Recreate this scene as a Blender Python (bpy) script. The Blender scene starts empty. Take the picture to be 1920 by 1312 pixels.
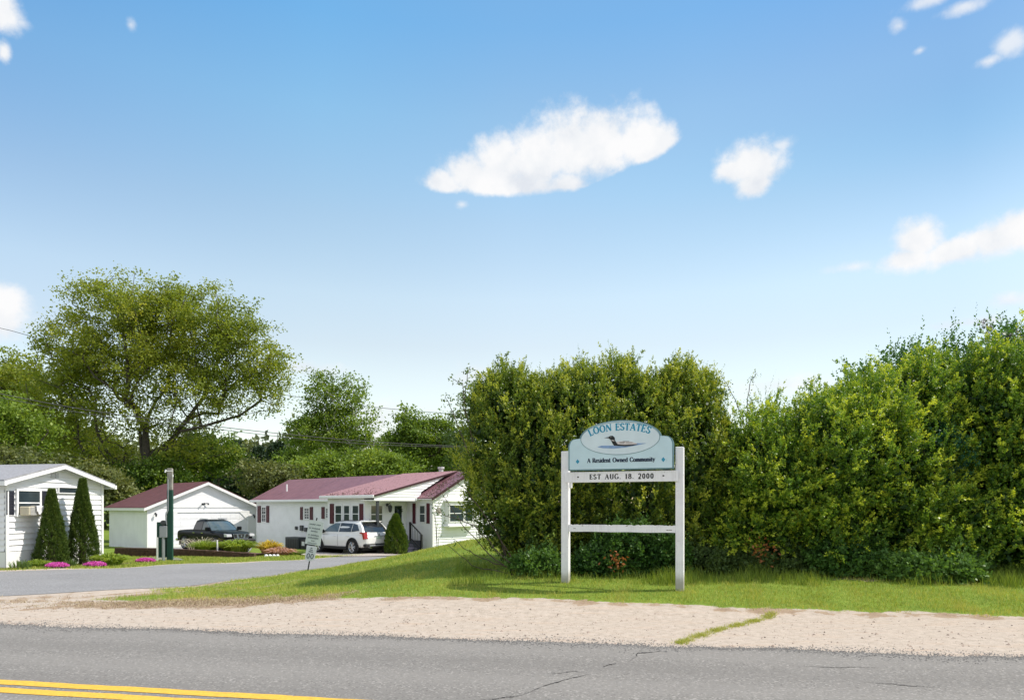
import bpy, math, random
import numpy as np
from mathutils import Vector, Matrix, noise as mnoise
from mathutils.geometry import tessellate_polygon

# ------------------------------------------------------------------ camera, world, sun, exposure
S = bpy.context.scene
C = S.collection
R = math.radians
F, HX, HY, EYE = 1250.0, 960.0, 950.0, 1.7

cd = bpy.data.cameras.new("camera")
cam = bpy.data.objects.new("camera", cd)
C.objects.link(cam)
cam.location = (0, 0, EYE)
cam.rotation_euler = (R(90), 0, 0)
cd.sensor_width = 36.0
cd.lens = 36.0 * F / 1920.0
cd.shift_y = (HY - 656.0) / 1920.0
cd.clip_start = 0.05
cd.clip_end = 3000
S.camera = cam
S.view_settings.view_transform = 'Standard'
S.view_settings.look = 'None'
S.view_settings.exposure = 0.12
S.view_settings.gamma = 1
S.cycles.use_denoising = True
S.cycles.max_bounces = 6
S.cycles.diffuse_bounces = 3
S.cycles.transmission_bounces = 4
S.cycles.transparent_max_bounces = 4

SUN_AZ, SUN_EL = 5.0, 49.0         # azimuth counter-clockwise from +X (the right), elevation
sd = (math.cos(R(SUN_AZ)) * math.cos(R(SUN_EL)), math.sin(R(SUN_AZ)) * math.cos(R(SUN_EL)), math.sin(R(SUN_EL)))
sl = bpy.data.lights.new("sun", 'SUN')
sl.energy = 4.6
sl.angle = R(0.5)
sl.color = (1.0, 0.93, 0.83)
so = bpy.data.objects.new("sun", sl)
C.objects.link(so)
so.rotation_euler = Vector(sd).to_track_quat('Z', 'Y').to_euler()
so.location = (30, -20, 40)


class NT:
    """tiny node-tree helper"""
    def __init__(self, tree):
        self.t = tree
        tree.nodes.clear()

    def n(self, kind, **kw):
        nd = self.t.nodes.new(kind)
        for k, v in kw.items():
            setattr(nd, k, v)
        return nd

    def l(self, a, b):
        self.t.links.new(a, b)

    def set(self, sock, v):
        if isinstance(v, bpy.types.NodeSocket):
            self.l(v, sock)
        else:
            sock.default_value = v

    def math(self, op, a, b=0.0, c=0.0, clamp=False):
        nd = self.n('ShaderNodeMath', operation=op, use_clamp=clamp)
        for i, v in enumerate((a, b, c)):
            self.set(nd.inputs[i], v)
        return nd.outputs[0]

    def vec(self, op, a, b=(0, 0, 0)):
        nd = self.n('ShaderNodeVectorMath', operation=op)
        self.set(nd.inputs[0], a)
        self.set(nd.inputs[1], b)
        return nd.outputs['Value'] if op in ('LENGTH', 'DOT_PRODUCT') else nd.outputs[0]

    def noise(self, vec, scale, detail=3, rough=0.55):
        nd = self.n('ShaderNodeTexNoise')
        if vec is not None:
            self.l(vec, nd.inputs['Vector'])
        nd.inputs['Scale'].default_value = scale
        nd.inputs['Detail'].default_value = detail
        nd.inputs['Roughness'].default_value = rough
        return nd.outputs['Fac']

    def ramp(self, fac, stops, interp='LINEAR'):
        nd = self.n('ShaderNodeValToRGB')
        self.set(nd.inputs[0], fac)
        cr = nd.color_ramp
        cr.interpolation = interp
        while len(cr.elements) < len(stops):
            cr.elements.new(0.5)
        for e, (p, c) in zip(cr.elements, stops):
            e.position = p
            e.color = (*c, 1) if len(c) == 3 else c
        return nd.outputs[0]

    def smooth(self, v, a, b, lo=0.0, hi=1.0):
        nd = self.n('ShaderNodeMapRange', interpolation_type='SMOOTHSTEP')
        self.set(nd.inputs[0], v)
        for i, q in enumerate((a, b, lo, hi)):
            nd.inputs[i + 1].default_value = q
        return nd.outputs[0]

    def mix(self, f, a, b, blend='MIX'):
        nd = self.n('ShaderNodeMix', data_type='RGBA', blend_type=blend)
        self.set(nd.inputs[0], f)
        for s, v in ((nd.inputs[6], a), (nd.inputs[7], b)):
            if not isinstance(v, bpy.types.NodeSocket) and len(v) == 3:
                v = (*v, 1)
            self.set(s, v)
        return nd.outputs[2]

    def bump(self, h, strength, dist=0.02):
        nd = self.n('ShaderNodeBump')
        nd.inputs['Strength'].default_value = strength
        nd.inputs['Distance'].default_value = dist
        self.l(h, nd.inputs['Height'])
        return nd.outputs[0]


w = bpy.data.worlds.new("World")
S.world = w
w.use_nodes = True
T = NT(w.node_tree)
wo = T.n('ShaderNodeOutputWorld')
bg = T.n('ShaderNodeBackground')
bg.inputs['Strength'].default_value = 0.15
T.l(bg.outputs[0], wo.inputs[0])
sky = T.n('ShaderNodeTexSky', sky_type='NISHITA')
sky.sun_disc = False
sky.sun_elevation = R(SUN_EL)
sky.sun_rotation = R(90 - SUN_AZ)
sky.air_density = 1.0
sky.dust_density = 0.6
sky.ozone_density = 2.0
tc = T.n('ShaderNodeTexCoord')
dirv = tc.outputs['Generated']
sep = T.n('ShaderNodeSeparateXYZ')
T.l(dirv, sep.inputs[0])
az = T.math('ARCTAN2', sep.outputs[0], sep.outputs[1])
el = T.math('ARCSINE', sep.outputs[2])
cmb = T.n('ShaderNodeCombineXYZ')
T.l(az, cmb.inputs[0]); T.l(el, cmb.inputs[1])
# thin-air tint of the physical sky: paler towards the horizon
tint = T.ramp(T.math('DIVIDE', el, 0.75), [(0.0, (2.05, 1.56, 1.14)), (0.312, (2.1, 1.6, 1.18)), (0.40, (2.2, 1.77, 1.31)), (0.533, (1.94, 1.76, 1.39)),
                                           (0.70, (1.53, 1.81, 1.57)), (0.83, (1.12, 1.69, 1.66)), (1.0, (1.0, 1.6, 1.65))])
skyc = T.mix(1.0, sky.outputs[0], tint, 'MULTIPLY')
azt = T.math('DIVIDE', T.math('ADD', az, .9), 2.1)
left = [(.119, (.78, .87, .98)), (.19, (.88, .94, 1)), (.295, (.97, 1, 1))]
az_hi = T.ramp(azt, left + [(.43, (.98, .90, .89)), (.557, (.83, .78, .80)), (.624, (.71, .69, .74)), (.71, (.56, .58, .66)), (1, (.5, .52, .6))])
az_lo = T.ramp(azt, left + [(.43, (.97, .98, .98)), (.52, (.84, .89, .90)), (.624, (.65, .74, .78)), (.71, (.46, .59, .68)), (1, (.45, .55, .62))])
azf = T.mix(T.smooth(el, .50, .28, 0, .5), T.mix(T.smooth(el, .42, .55), az_lo, az_hi), (1, 1, 1))
azf = T.mix(T.smooth(el, .20, .04, 0, 1), azf, T.mix(1.0, azf, (.80, .86, .95), 'MULTIPLY'))
skyc = T.mix(1.0, skyc, azf, 'MULTIPLY')
nz = T.noise(dirv, 26.0, 7, 0.62)
nz2 = T.noise(dirv, 7.0, 4, 0.5)
CL = [(830, 340, 46, 24, 1), (880, 330, 60, 46, 1), (940, 320, 75, 62, 1), (1010, 310, 80, 74, 1), (1075, 282, 80, 84, 1), (1135, 272, 84, 76, 1),
      (1195, 268, 72, 62, 1), (1240, 268, 42, 44, 1), (1215, 288, 66, 34, 1), (960, 352, 165, 44, 1), (1060, 345, 70, 34, 1), (840, 352, 52, 24, 1),
      (1412, 310, 68, 48, 1), (1412, 345, 42, 34, 1), (1462, 272, 34, 18, .6), (1375, 322, 38, 26, .9),
      (1722, 452, 52, 44, .9), (1700, 486, 62, 24, .9), (1790, 472, 80, 26, .85), (1865, 448, 70, 42, .95), (1915, 430, 60, 48, 1),
      (1600, 500, 60, 14, .5), (1740, 2, 66, 18, .75), (1805, 14, 60, 16, .7), (1686, 50, 28, 20, .6), (1895, 82, 46, 32, .8),
      (1856, 114, 44, 14, .65), (1725, 95, 16, 9, .5), (0, 18, 55, 44, .85), (8, 98, 20, 26, .85), (36, 42, 36, 16, .6),
      (245, 47, 15, 15, .45), (12, 578, 66, 44, 1), (-10, 600, 90, 40, 1), (715, 790, 70, 46, .7), (895, 706, 70, 34, .7), (1480, 722, 130, 24, .6),
      (1900, 562, 60, 18, .6), (1810, 606, 120, 14, .5), (866, 384, 16, 10, .4), (580, 690, 90, 20, .5),
      (-500, 300, 160, 60, 1), (-900, 480, 200, 60, 1), (2500, 250, 200, 70, 1), (2900, 520, 220, 60, 1)]
acc = None; thin = None
for (px, py, rx, ry, wt) in CL:
    dx, dz = (px - HX) / F, (HY - py) / F
    a0, e0 = math.atan2(dx, 1), math.atan2(dz, math.hypot(dx, 1))
    ca = math.cos(a0)
    ra, re = rx / F * ca * ca, ry / F * ca * math.cos(e0)
    v = T.vec('SUBTRACT', cmb.outputs[0], (a0, e0, 0))
    v = T.vec('MULTIPLY', v, (1 / ra, 1 / re, 0))
    d = T.math('SUBTRACT', 1.0, T.vec('LENGTH', v))
    if wt >= .85:
        acc = d if acc is None else T.math('MAXIMUM', acc, d)
    else:
        d = T.math('MULTIPLY', d, wt + .25)
        thin = d if thin is None else T.math('MAXIMUM', thin, d)
wob = T.math('MULTIPLY', T.math('SUBTRACT', nz, 0.5), 1.6)
wob2 = T.math('MULTIPLY', T.math('SUBTRACT', nz2, 0.5), 0.7)
base = T.math('ADD', math.atan((HY - 362) / F) * .985, T.math('MULTIPLY', T.math('MAXIMUM', T.math('SUBTRACT', az, .11), 0.0), .34))   # flat cloud base
inb = T.math('MULTIPLY', T.smooth(az, -.16, -.15), T.smooth(az, .27, .26))
above = T.math('DIVIDE', T.math('SUBTRACT', el, base), .022)
cutb = T.math('MULTIPLY', T.math('MINIMUM', T.math('SUBTRACT', above, .55), 0.0), T.math('MULTIPLY', inb, 1.5))
m1 = T.smooth(T.math('ADD', T.math('ADD', T.math('ADD', acc, cutb), wob), wob2), -0.16, 0.62)
m2 = T.smooth(T.math('ADD', T.math('ADD', thin, wob), wob2), 0.0, 0.9, 0, .75)
mask = T.math('MAXIMUM', m1, m2)
lump = T.noise(dirv, 14.0, 5, 0.55)
lump = T.math('ADD', T.math('MULTIPLY', lump, .9), T.math('MULTIPLY', T.smooth(nz, .3, .7), .08))
cloudc = T.ramp(lump, [(0.32, (4.7, 4.95, 5.35)), (0.46, (5.5, 5.62, 5.8)), (0.6, (6.0, 6.0, 6.05))])
# unseen broken cloud added overhead and behind the camera to brighten the shade
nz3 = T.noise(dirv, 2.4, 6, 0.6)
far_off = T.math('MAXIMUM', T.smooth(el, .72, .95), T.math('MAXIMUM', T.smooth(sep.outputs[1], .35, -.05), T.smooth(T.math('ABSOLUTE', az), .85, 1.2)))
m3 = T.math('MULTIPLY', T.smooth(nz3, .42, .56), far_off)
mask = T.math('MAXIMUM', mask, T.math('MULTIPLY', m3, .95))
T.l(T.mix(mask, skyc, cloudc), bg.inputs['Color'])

# ------------------------------------------------------------------ helpers
def at(px, py, Y):
    return Vector(((px - HX) / F * Y, Y, EYE + (HY - py) / F * Y))


def ss(t):
    t = np.clip(t, 0, 1)
    return t * t * (3 - 2 * t)


def zg(X, Y):
    X = np.asarray(X, float); Y = np.asarray(Y, float)
    base = -0.03 * np.clip(Y - 10, 0, 55)
    b = 0.95 * ss((X + 6.5) / 6) * np.clip((Y - 10.2) / 9.7, 0, 1) ** .85 * (1 - ss((Y - 26) / 8))
    wob = 0.03 * np.sin(X * 1.3 + 0.7 * Y) * np.sin(Y * 0.9 - 0.4 * X) * np.clip((Y - 11) / 4, 0, 1)
    return base + b + wob


def z1(X, Y):
    return float(zg(X, Y))


def ghit(px, py):
    """the ground point seen in a given direction"""
    Y = 5.0
    while Y < 90:
        p = at(px, py, Y)
        if p.z <= z1(p.x, Y):
            return Vector((p.x, Y, z1(p.x, Y)))
        Y += 0.05
    return at(px, py, 60)


def link(o, parent=None):
    C.objects.link(o)
    if parent is not None:
        o.parent = parent
    return o


def tag(o, label=None, cat=None, group=None, kind=None):
    if label: o['label'] = label
    if cat: o['category'] = cat
    if group: o['group'] = group
    if kind: o['kind'] = kind
    return o


def empty(name, loc, rz=0.0, label=None, cat=None, group=None):
    o = bpy.data.objects.new(name, None)
    C.objects.link(o)
    o.location = loc
    o.rotation_euler = (0, 0, rz)
    return tag(o, label, cat, group)


def copy_tree(o, parent=None):
    c = o.copy()
    C.objects.link(c)
    c.parent = parent
    for ch in [q for q in bpy.data.objects if q.parent == o]:
        copy_tree(ch, c)
    return c


class MB:
    def __init__(self):
        self.v, self.f = [], []

    def add(self, vs, fs):
        b = len(self.v)
        self.v += [tuple(p) for p in vs]
        self.f += [tuple(b + i for i in q) for q in fs]
        return self

    def box(self, a, b, m=None, bev=0.0):
        x0, y0, z0 = a; x1, y1, z1_ = b
        if bev > 0:
            e = bev
            loops = []
            for z, i in ((z0, e), (z0 + e, 0), (z1_ - e, 0), (z1_, e)):
                X0, X1, Y0, Y1 = x0 + i, x1 - i, y0 + i, y1 - i
                c = e * .7 if i == 0 else e * .4
                loops.append([(X0 + c, Y0, z), (X1 - c, Y0, z), (X1, Y0 + c, z), (X1, Y1 - c, z), (X1 - c, Y1, z), (X0 + c, Y1, z),
                              (X0, Y1 - c, z), (X0, Y0 + c, z)])
            vs = [p for L in loops for p in L]
            fs = [tuple(range(7, -1, -1)), tuple(range(24, 32))]
            for k in range(3):
                for i in range(8):
                    j = (i + 1) % 8
                    fs.append((k * 8 + i, k * 8 + j, k * 8 + 8 + j, k * 8 + 8 + i))
        else:
            vs = [(x, y, z) for z in (z0, z1_) for y in (y0, y1) for x in (x0, x1)]
            fs = [(0, 2, 3, 1), (4, 5, 7, 6), (0, 1, 5, 4), (2, 6, 7, 3), (0, 4, 6, 2), (1, 3, 7, 5)]
        if m is not None:
            vs = [m @ Vector(p) for p in vs]
        return self.add(vs, fs)

    def tube(self, pts, rad, n=8, cap=True):
        pts = [Vector(p) for p in pts]
        rads = rad if isinstance(rad, (list, tuple)) else [rad] * len(pts)
        vs, fs = [], []
        for i, p in enumerate(pts):
            d = (pts[min(i + 1, len(pts) - 1)] - pts[max(i - 1, 0)]).normalized()
            u = d.cross(Vector((0, 0, 1)) if abs(d.z) < .9 else Vector((1, 0, 0))).normalized()
            q = d.cross(u)
            for k in range(n):
                a = 2 * math.pi * k / n
                vs.append(p + (u * math.cos(a) + q * math.sin(a)) * rads[i])
        for i in range(len(pts) - 1):
            for k in range(n):
                j = (k + 1) % n
                fs.append((i * n + k, i * n + j, i * n + n + j, i * n + n + k))
        if cap:
            fs.append(tuple(range(n - 1, -1, -1)))
            fs.append(tuple(range((len(pts) - 1) * n, len(pts) * n)))
        return self.add(vs, fs)

    def prism(self, poly, axis, a, b):
        """poly of 2-D points extruded from a to b along axis: 'y' uses (x,z), 'x' uses (y,z), 'z' uses (x,y)"""
        def P(p, t):
            return {'y': (p[0], t, p[1]), 'x': (t, p[0], p[1]), 'z': (p[0], p[1], t)}[axis]
        n = len(poly)
        vs = [P(p, a) for p in poly] + [P(p, b) for p in poly]
        tri = tessellate_polygon([[Vector((p[0], p[1], 0)) for p in poly]])
        fs = [tuple(t) for t in tri] + [tuple(n + i for i in reversed(t)) for t in tri]
        for i in range(n):
            j = (i + 1) % n
            fs.append((i, j, n + j, n + i))
        return self.add(vs, fs)

    def build(self, name, mat, parent=None, smooth=False, loc=None, fix=True):
        me = bpy.data.meshes.new(name)
        me.from_pydata(self.v, [], self.f)
        if fix:
            import bmesh
            bm = bmesh.new(); bm.from_mesh(me)
            bmesh.ops.recalc_face_normals(bm, faces=bm.faces)
            bm.to_mesh(me); bm.free()
        me.materials.append(mat)
        if smooth:
            me.polygons.foreach_set('use_smooth', [True] * len(me.polygons))
        o = bpy.data.objects.new(name, me)
        link(o, parent)
        if loc is not None:
            o.location = loc
        return o


def np_mesh(name, V, FA, mat, parent=None, tint=None, smooth=False):
    """V (n,3), FA (m,k) all faces with k corners"""
    me = bpy.data.meshes.new(name)
    n, (m, k) = len(V), FA.shape
    me.vertices.add(n)
    me.vertices.foreach_set('co', np.ascontiguousarray(V, dtype=np.float32).ravel())
    me.loops.add(m * k)
    me.loops.foreach_set('vertex_index', np.ascontiguousarray(FA, dtype=np.int32).ravel())
    me.polygons.add(m)
    me.polygons.foreach_set('loop_start', np.arange(0, m * k, k, dtype=np.int32))
    me.polygons.foreach_set('loop_total', np.full(m, k, dtype=np.int32))
    if smooth:
        me.polygons.foreach_set('use_smooth', np.ones(m, dtype=bool))
    for key, arr in (tint or {}).items():
        at_ = me.attributes.new(key, 'FLOAT', 'POINT')
        at_.data.foreach_set('value', np.ascontiguousarray(arr, dtype=np.float32))
    me.update(calc_edges=True)
    me.validate()
    me.materials.append(mat)
    o = bpy.data.objects.new(name, me)
    return link(o, parent)


# ------------------------------------------------------------------ materials
def mat(name, col, rough=0.6, metal=0.0, var=0.08, scale=6.0, bump=0.0, bscale=40.0, spec=0.4, coat=0.0, dirt=None, detail=4):
    m = bpy.data.materials.new(name)
    m.use_nodes = True
    T = NT(m.node_tree)
    out = T.n('ShaderNodeOutputMaterial')
    b = T.n('ShaderNodeBsdfPrincipled')
    T.l(b.outputs[0], out.inputs[0])
    tc = T.n('ShaderNodeTexCoord').outputs['Object']
    n = T.noise(tc, scale, detail)
    lo = tuple(c * (1 - var) for c in col)
    hi = tuple(min(1, c * (1 + var)) for c in col)
    c = T.ramp(n, [(0.3, lo), (0.7, hi)])
    if dirt:
        dn = T.smooth(T.noise(tc, dirt[1], 6, 0.65), dirt[2], dirt[2] + dirt[3] if len(dirt) > 3 else dirt[2] + .1)
        c = T.mix(dn, c, dirt[0])
    T.l(c, b.inputs['Base Color'])
    b.inputs['Roughness'].default_value = rough
    b.inputs['Metallic'].default_value = metal
    b.inputs['Specular IOR Level'].default_value = spec
    b.inputs['Coat Weight'].default_value = coat
    b.inputs['Coat Roughness'].default_value = 0.05
    if bump > 0:
        T.l(T.bump(T.noise(tc, bscale, 5), bump, 0.01), b.inputs['Normal'])
    return m


def leaf_mat(name, stops, trans=0.3, rough=0.5, spec=0.35):
    m = bpy.data.materials.new(name)
    m.use_nodes = True
    T = NT(m.node_tree)
    out = T.n('ShaderNodeOutputMaterial')
    a = T.n('ShaderNodeAttribute', attribute_name='tint')
    c = T.ramp(a.outputs['Fac'], stops)
    b = T.n('ShaderNodeBsdfPrincipled')
    T.l(c, b.inputs['Base Color'])
    b.inputs['Roughness'].default_value = rough
    b.inputs['Specular IOR Level'].default_value = spec
    tr = T.n('ShaderNodeBsdfTranslucent')
    T.l(T.mix(1.0, c, (1.5, 1.4, 0.6), 'MULTIPLY'), tr.inputs[0])
    mx = T.n('ShaderNodeMixShader')
    mx.inputs[0].default_value = trans
    T.l(b.outputs[0], mx.inputs[1]); T.l(tr.outputs[0], mx.inputs[2])
    T.l(mx.outputs[0], out.inputs[0])
    return m


M = {}
def painted_wood():
    m = bpy.data.materials.new('white_weathered_paint'); m.use_nodes = True
    T = NT(m.node_tree); out = T.n('ShaderNodeOutputMaterial'); b = T.n('ShaderNodeBsdfPrincipled'); T.l(b.outputs[0], out.inputs[0])
    tc = T.n('ShaderNodeTexCoord').outputs['Object']
    sp = T.n('ShaderNodeSeparateXYZ'); T.l(tc, sp.inputs[0])
    grain = T.noise(T.vec('MULTIPLY', tc, (60, 60, 2.2)), 1.0, 5, .65)
    big = T.noise(tc, 5, 6, .65)
    c = T.ramp(T.math('ADD', T.math('MULTIPLY', grain, .55), T.math('MULTIPLY', big, .45)), [(.34, (0.70, 0.68, 0.71)), (.5, (0.84, 0.83, 0.87)), (.66, (0.89, 0.88, 0.92))])
    chip = T.smooth(T.math('ADD', T.math('MULTIPLY', T.noise(tc, 16, 7, .7), .6), T.math('MULTIPLY', grain, .4)), .60, .635)
    c = T.mix(T.math('MULTIPLY', chip, .8), c, (0.33, 0.29, 0.24))
    spl = T.smooth(T.math('ADD', sp.outputs[2], T.math('MULTIPLY', big, -.35)), .16, -.06)
    c = T.mix(T.math('MULTIPLY', spl, .75), c, (0.30, 0.27, 0.20))
    T.l(c, b.inputs['Base Color']); b.inputs['Roughness'].default_value = .65
    T.l(T.bump(T.math('ADD', grain, T.math('MULTIPLY', chip, -.6)), .5, .003), b.inputs['Normal'])
    return m


M['white_paint'] = painted_wood()
M['white_vinyl'] = mat('white_vinyl_siding', (0.86, 0.86, 0.88), 0.5, var=0.05, scale=1.5, dirt=((0.66, 0.65, 0.60), 1.6, .60, .25))
M['white_wall'] = mat('white_smooth_wall', (0.86, 0.86, 0.88), 0.55, var=0.05, scale=1.2, bump=.05, bscale=8, dirt=((0.68, 0.66, 0.62), 1.2, .62, .25))
M['trim'] = mat('white_trim', (0.84, 0.84, 0.84), 0.5, var=0.02)
M['soffit'] = mat('soffit_grey', (0.55, 0.55, 0.56), 0.6)
M['grey_roof'] = mat('grey_shingle_roof', (0.30, 0.30, 0.32), 0.85, var=0.2, scale=12, bump=.4, bscale=30)
M['glass'] = mat('window_glass', (0.035, 0.05, 0.06), 0.08, var=0.3, scale=1.5, spec=0.8)
M['dark_shutter'] = mat('dark_navy_shutter', (0.02, 0.022, 0.035), 0.5)
M['red_shutter'] = mat('maroon_shutter', (0.085, 0.012, 0.022), 0.5)
M['black_paint'] = mat('black_paint', (0.012, 0.012, 0.016), 0.4)
M['dark_grey'] = mat('dark_grey_metal', (0.05, 0.055, 0.06), 0.5)
M['grey_metal'] = mat('grey_metal', (0.35, 0.37, 0.4), 0.4, metal=.5)
M['green_post'] = mat('dark_green_paint', (0.008, 0.055, 0.038), 0.55, var=.15, scale=4)
M['old_wood'] = mat('weathered_wood', (0.30, 0.28, 0.25), 0.85, var=.25, scale=8, bump=.5, bscale=30)
M['bark'] = mat('bark', (0.085, 0.072, 0.06), 0.9, var=.35, scale=5, bump=.6, bscale=14)
M['twig'] = mat('twig_bark', (0.10, 0.075, 0.055), 0.9, var=.3, scale=9)
M['pale_bark'] = mat('pale_birch_bark', (0.42, 0.40, 0.36), 0.8, var=.3, scale=5)
M['cable'] = mat('cable_rubber', (0.06, 0.06, 0.065), 0.6)
M['tyre'] = mat('tyre_rubber', (0.015, 0.015, 0.016), 0.85)
M['rim'] = mat('alloy_rim', (0.55, 0.56, 0.58), 0.25, metal=.9)
M['car_white'] = mat('white_car_paint', (0.78, 0.78, 0.78), 0.25, var=.01, coat=.8)
M['car_black'] = mat('black_car_paint', (0.004, 0.0045, 0.0055), 0.3, var=.05, spec=.18, coat=.12)
M['cladding'] = mat('black_plastic', (0.018, 0.018, 0.02), 0.6)
M['car_glass'] = mat('tinted_car_glass', (0.012, 0.014, 0.018), 0.04, spec=.9)
M['car_glass_clear'] = mat('windscreen_glass', (0.06, 0.09, 0.10), 0.04, spec=1.0)
M['chrome'] = mat('chrome', (0.75, 0.75, 0.76), 0.12, metal=1.0)
M['red_lamp'] = mat('red_lamp_lens', (0.30, 0.008, 0.012), 0.15, coat=.5)
M['clear_lamp'] = mat('headlamp_lens', (0.55, 0.55, 0.58), 0.1, coat=.5)
M['brick_wood'] = mat('brown_timber', (0.085, 0.045, 0.032), 0.85, var=.35, scale=10, bump=.5)
M['soil'] = mat('mulch_soil', (0.13, 0.085, 0.06), 0.95, var=.4, scale=14, bump=.6)


def asphalt(name, col, var=.12, crack=False):
    m = bpy.data.materials.new(name)
    m.use_nodes = True
    T = NT(m.node_tree)
    out = T.n('ShaderNodeOutputMaterial')
    b = T.n('ShaderNodeBsdfPrincipled')
    T.l(b.outputs[0], out.inputs[0])
    g = T.n('ShaderNodeNewGeometry').outputs['Position']
    big = T.noise(g, 0.45, 4)
    st = T.noise(T.vec('MULTIPLY', T.vec('ADD', g, T.vec('MULTIPLY', g, (0, 0, 0))), (0.12, 1.6, 1)), 1.0, 4, .6)
    fine = T.noise(g, 70, 3, .8)
    mid = T.noise(g, 26, 4, .75)
    f = T.math('ADD', T.math('MULTIPLY', big, .22), T.math('MULTIPLY', st, .14))
    f = T.math('ADD', f, T.math('MULTIPLY', fine, .40))
    f = T.math('ADD', f, T.math('MULTIPLY', mid, .24))
    c = T.ramp(f, [(0.36, tuple(q * (1 - var * 2.6) for q in col)), (0.5, col), (0.64, tuple(q * (1 + var * 2.6) for q in col))])
    vo = T.n('ShaderNodeTexVoronoi'); vo.inputs['Scale'].default_value = 55
    T.l(g, vo.inputs['Vector'])
    sv_ = T.n('ShaderNodeSeparateColor'); T.l(vo.outputs['Color'], sv_.inputs[0])
    c = T.mix(T.math('MULTIPLY', T.smooth(sv_.outputs[0], .86, .9), .55), c, tuple(min(1, q * 1.9) for q in col))
    c = T.mix(T.math('MULTIPLY', T.smooth(sv_.outputs[1], .86, .9), .5), c, tuple(q * .45 for q in col))
    if crack:
        # tyre-polished tracks and an oily middle, running along the road
        sp = T.n('ShaderNodeSeparateXYZ'); T.l(g, sp.inputs[0])
        q = T.math('ADD', sp.outputs[1], T.math('MULTIPLY', sp.outputs[0], .17))
        q = T.math('ADD', q, T.math('MULTIPLY', T.math('SUBTRACT', big, .5), .35))
        tr_ = T.math('SINE', T.math('MULTIPLY', q, 4.1))
        c = T.mix(T.smooth(tr_, .1, 1, 0, .35), c, tuple(q_ * 1.22 for q_ in col))
        c = T.mix(T.smooth(tr_, -.2, -1, 0, .30), c, tuple(q_ * .78 for q_ in col))
        c = T.mix(T.smooth(T.noise(g, .9, 5, .7), .60, .72, 0, .35), c, tuple(q_ * .68 for q_ in col))
    T.l(c, b.inputs['Base Color'])
    b.inputs['Roughness'].default_value = 0.85
    b.inputs['Specular IOR Level'].default_value = 0.25
    T.l(T.bump(T.math('ADD', fine, mid), .5, .006), b.inputs['Normal'])
    return m


M['asphalt'] = asphalt('worn_asphalt', (0.218, 0.205, 0.190), .06, True)
M['asphalt_side'] = asphalt('side_road_asphalt', (0.25, 0.245, 0.245), .08)
M['gravel_pad'] = asphalt('pale_gravel', (0.42, 0.37, 0.33), .15)
M['yellow'] = mat('yellow_road_paint', (0.72, 0.42, 0.05), 0.8, var=.14, scale=20, dirt=((0.22, 0.19, 0.15), 34, 0.60, .10), detail=6, bump=.4, bscale=80)


def ground_mat():
    m = bpy.data.materials.new('ground')
    m.use_nodes = True
    T = NT(m.node_tree)
    out = T.n('ShaderNodeOutputMaterial')
    b = T.n('ShaderNodeBsdfPrincipled')
    T.l(b.outputs[0], out.inputs[0])
    g = T.n('ShaderNodeNewGeometry').outputs['Position']
    gr = T.n('ShaderNodeAttribute', attribute_name='grass').outputs['Fac']
    dr = T.n('ShaderNodeAttribute', attribute_name='dry').outputs['Fac']
    n1 = T.noise(g, 1.1, 5, .6)
    n2 = T.noise(g, 9, 5, .65)
    n3 = T.noise(g, 60, 3, .7)
    n4 = T.noise(g, 28, 4, .7)
    sand = T.ramp(T.math('ADD', T.math('MULTIPLY', n2, .5), T.math('MULTIPLY', n3, .5)),
                  [(0.32, (0.32, 0.265, 0.215)), (0.5, (0.46, 0.39, 0.325)), (0.66, (0.57, 0.49, 0.42))])
    streak = T.noise(T.vec('MULTIPLY', g, (0.5, 3.0, 1)), 1.8, 5, .6)
    sand = T.mix(T.smooth(streak, .5, .72, 0, .40), sand, (0.50, 0.36, 0.26))
    peb = T.smooth(n4, 0.72, 0.76)
    sand = T.mix(T.math('MULTIPLY', peb, .8), sand, (0.13, 0.10, 0.09))
    green = T.ramp(T.math('ADD', T.math('MULTIPLY', n1, .5), T.math('MULTIPLY', n2, .5)),
                   [(0.3, (0.11, 0.18, 0.026)), (0.55, (0.22, 0.30, 0.045)), (0.75, (0.33, 0.37, 0.08))])
    green = T.mix(T.smooth(n3, .3, .7, 0, .45), green, (0.06, 0.10, 0.015))
    dry = T.ramp(T.math('ADD', T.math('MULTIPLY', n2, .5), T.math('MULTIPLY', n3, .5)),
                 [(0.3, (0.19, 0.13, 0.09)), (0.5, (0.32, 0.235, 0.165)), (0.7, (0.46, 0.36, 0.26))])
    k = T.math('ADD', gr, T.math('MULTIPLY', T.math('SUBTRACT', n2, .5), .9))
    k = T.math('ADD', k, T.math('MULTIPLY', T.math('SUBTRACT', n1, .5), .5))
    c = T.mix(T.smooth(k, .38, .62), sand, green)
    kd = T.math('ADD', dr, T.math('MULTIPLY', T.math('SUBTRACT', n2, .5), 1.0))
    c = T.mix(T.smooth(kd, .46, .60), c, dry)
    T.l(c, b.inputs['Base Color'])
    b.inputs['Roughness'].default_value = 0.95
    b.inputs['Specular IOR Level'].default_value = 0.1
    T.l(T.bump(T.math('ADD', n2, T.math('MULTIPLY', n3, .6)), .35, .02), b.inputs['Normal'])
    return m


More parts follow.
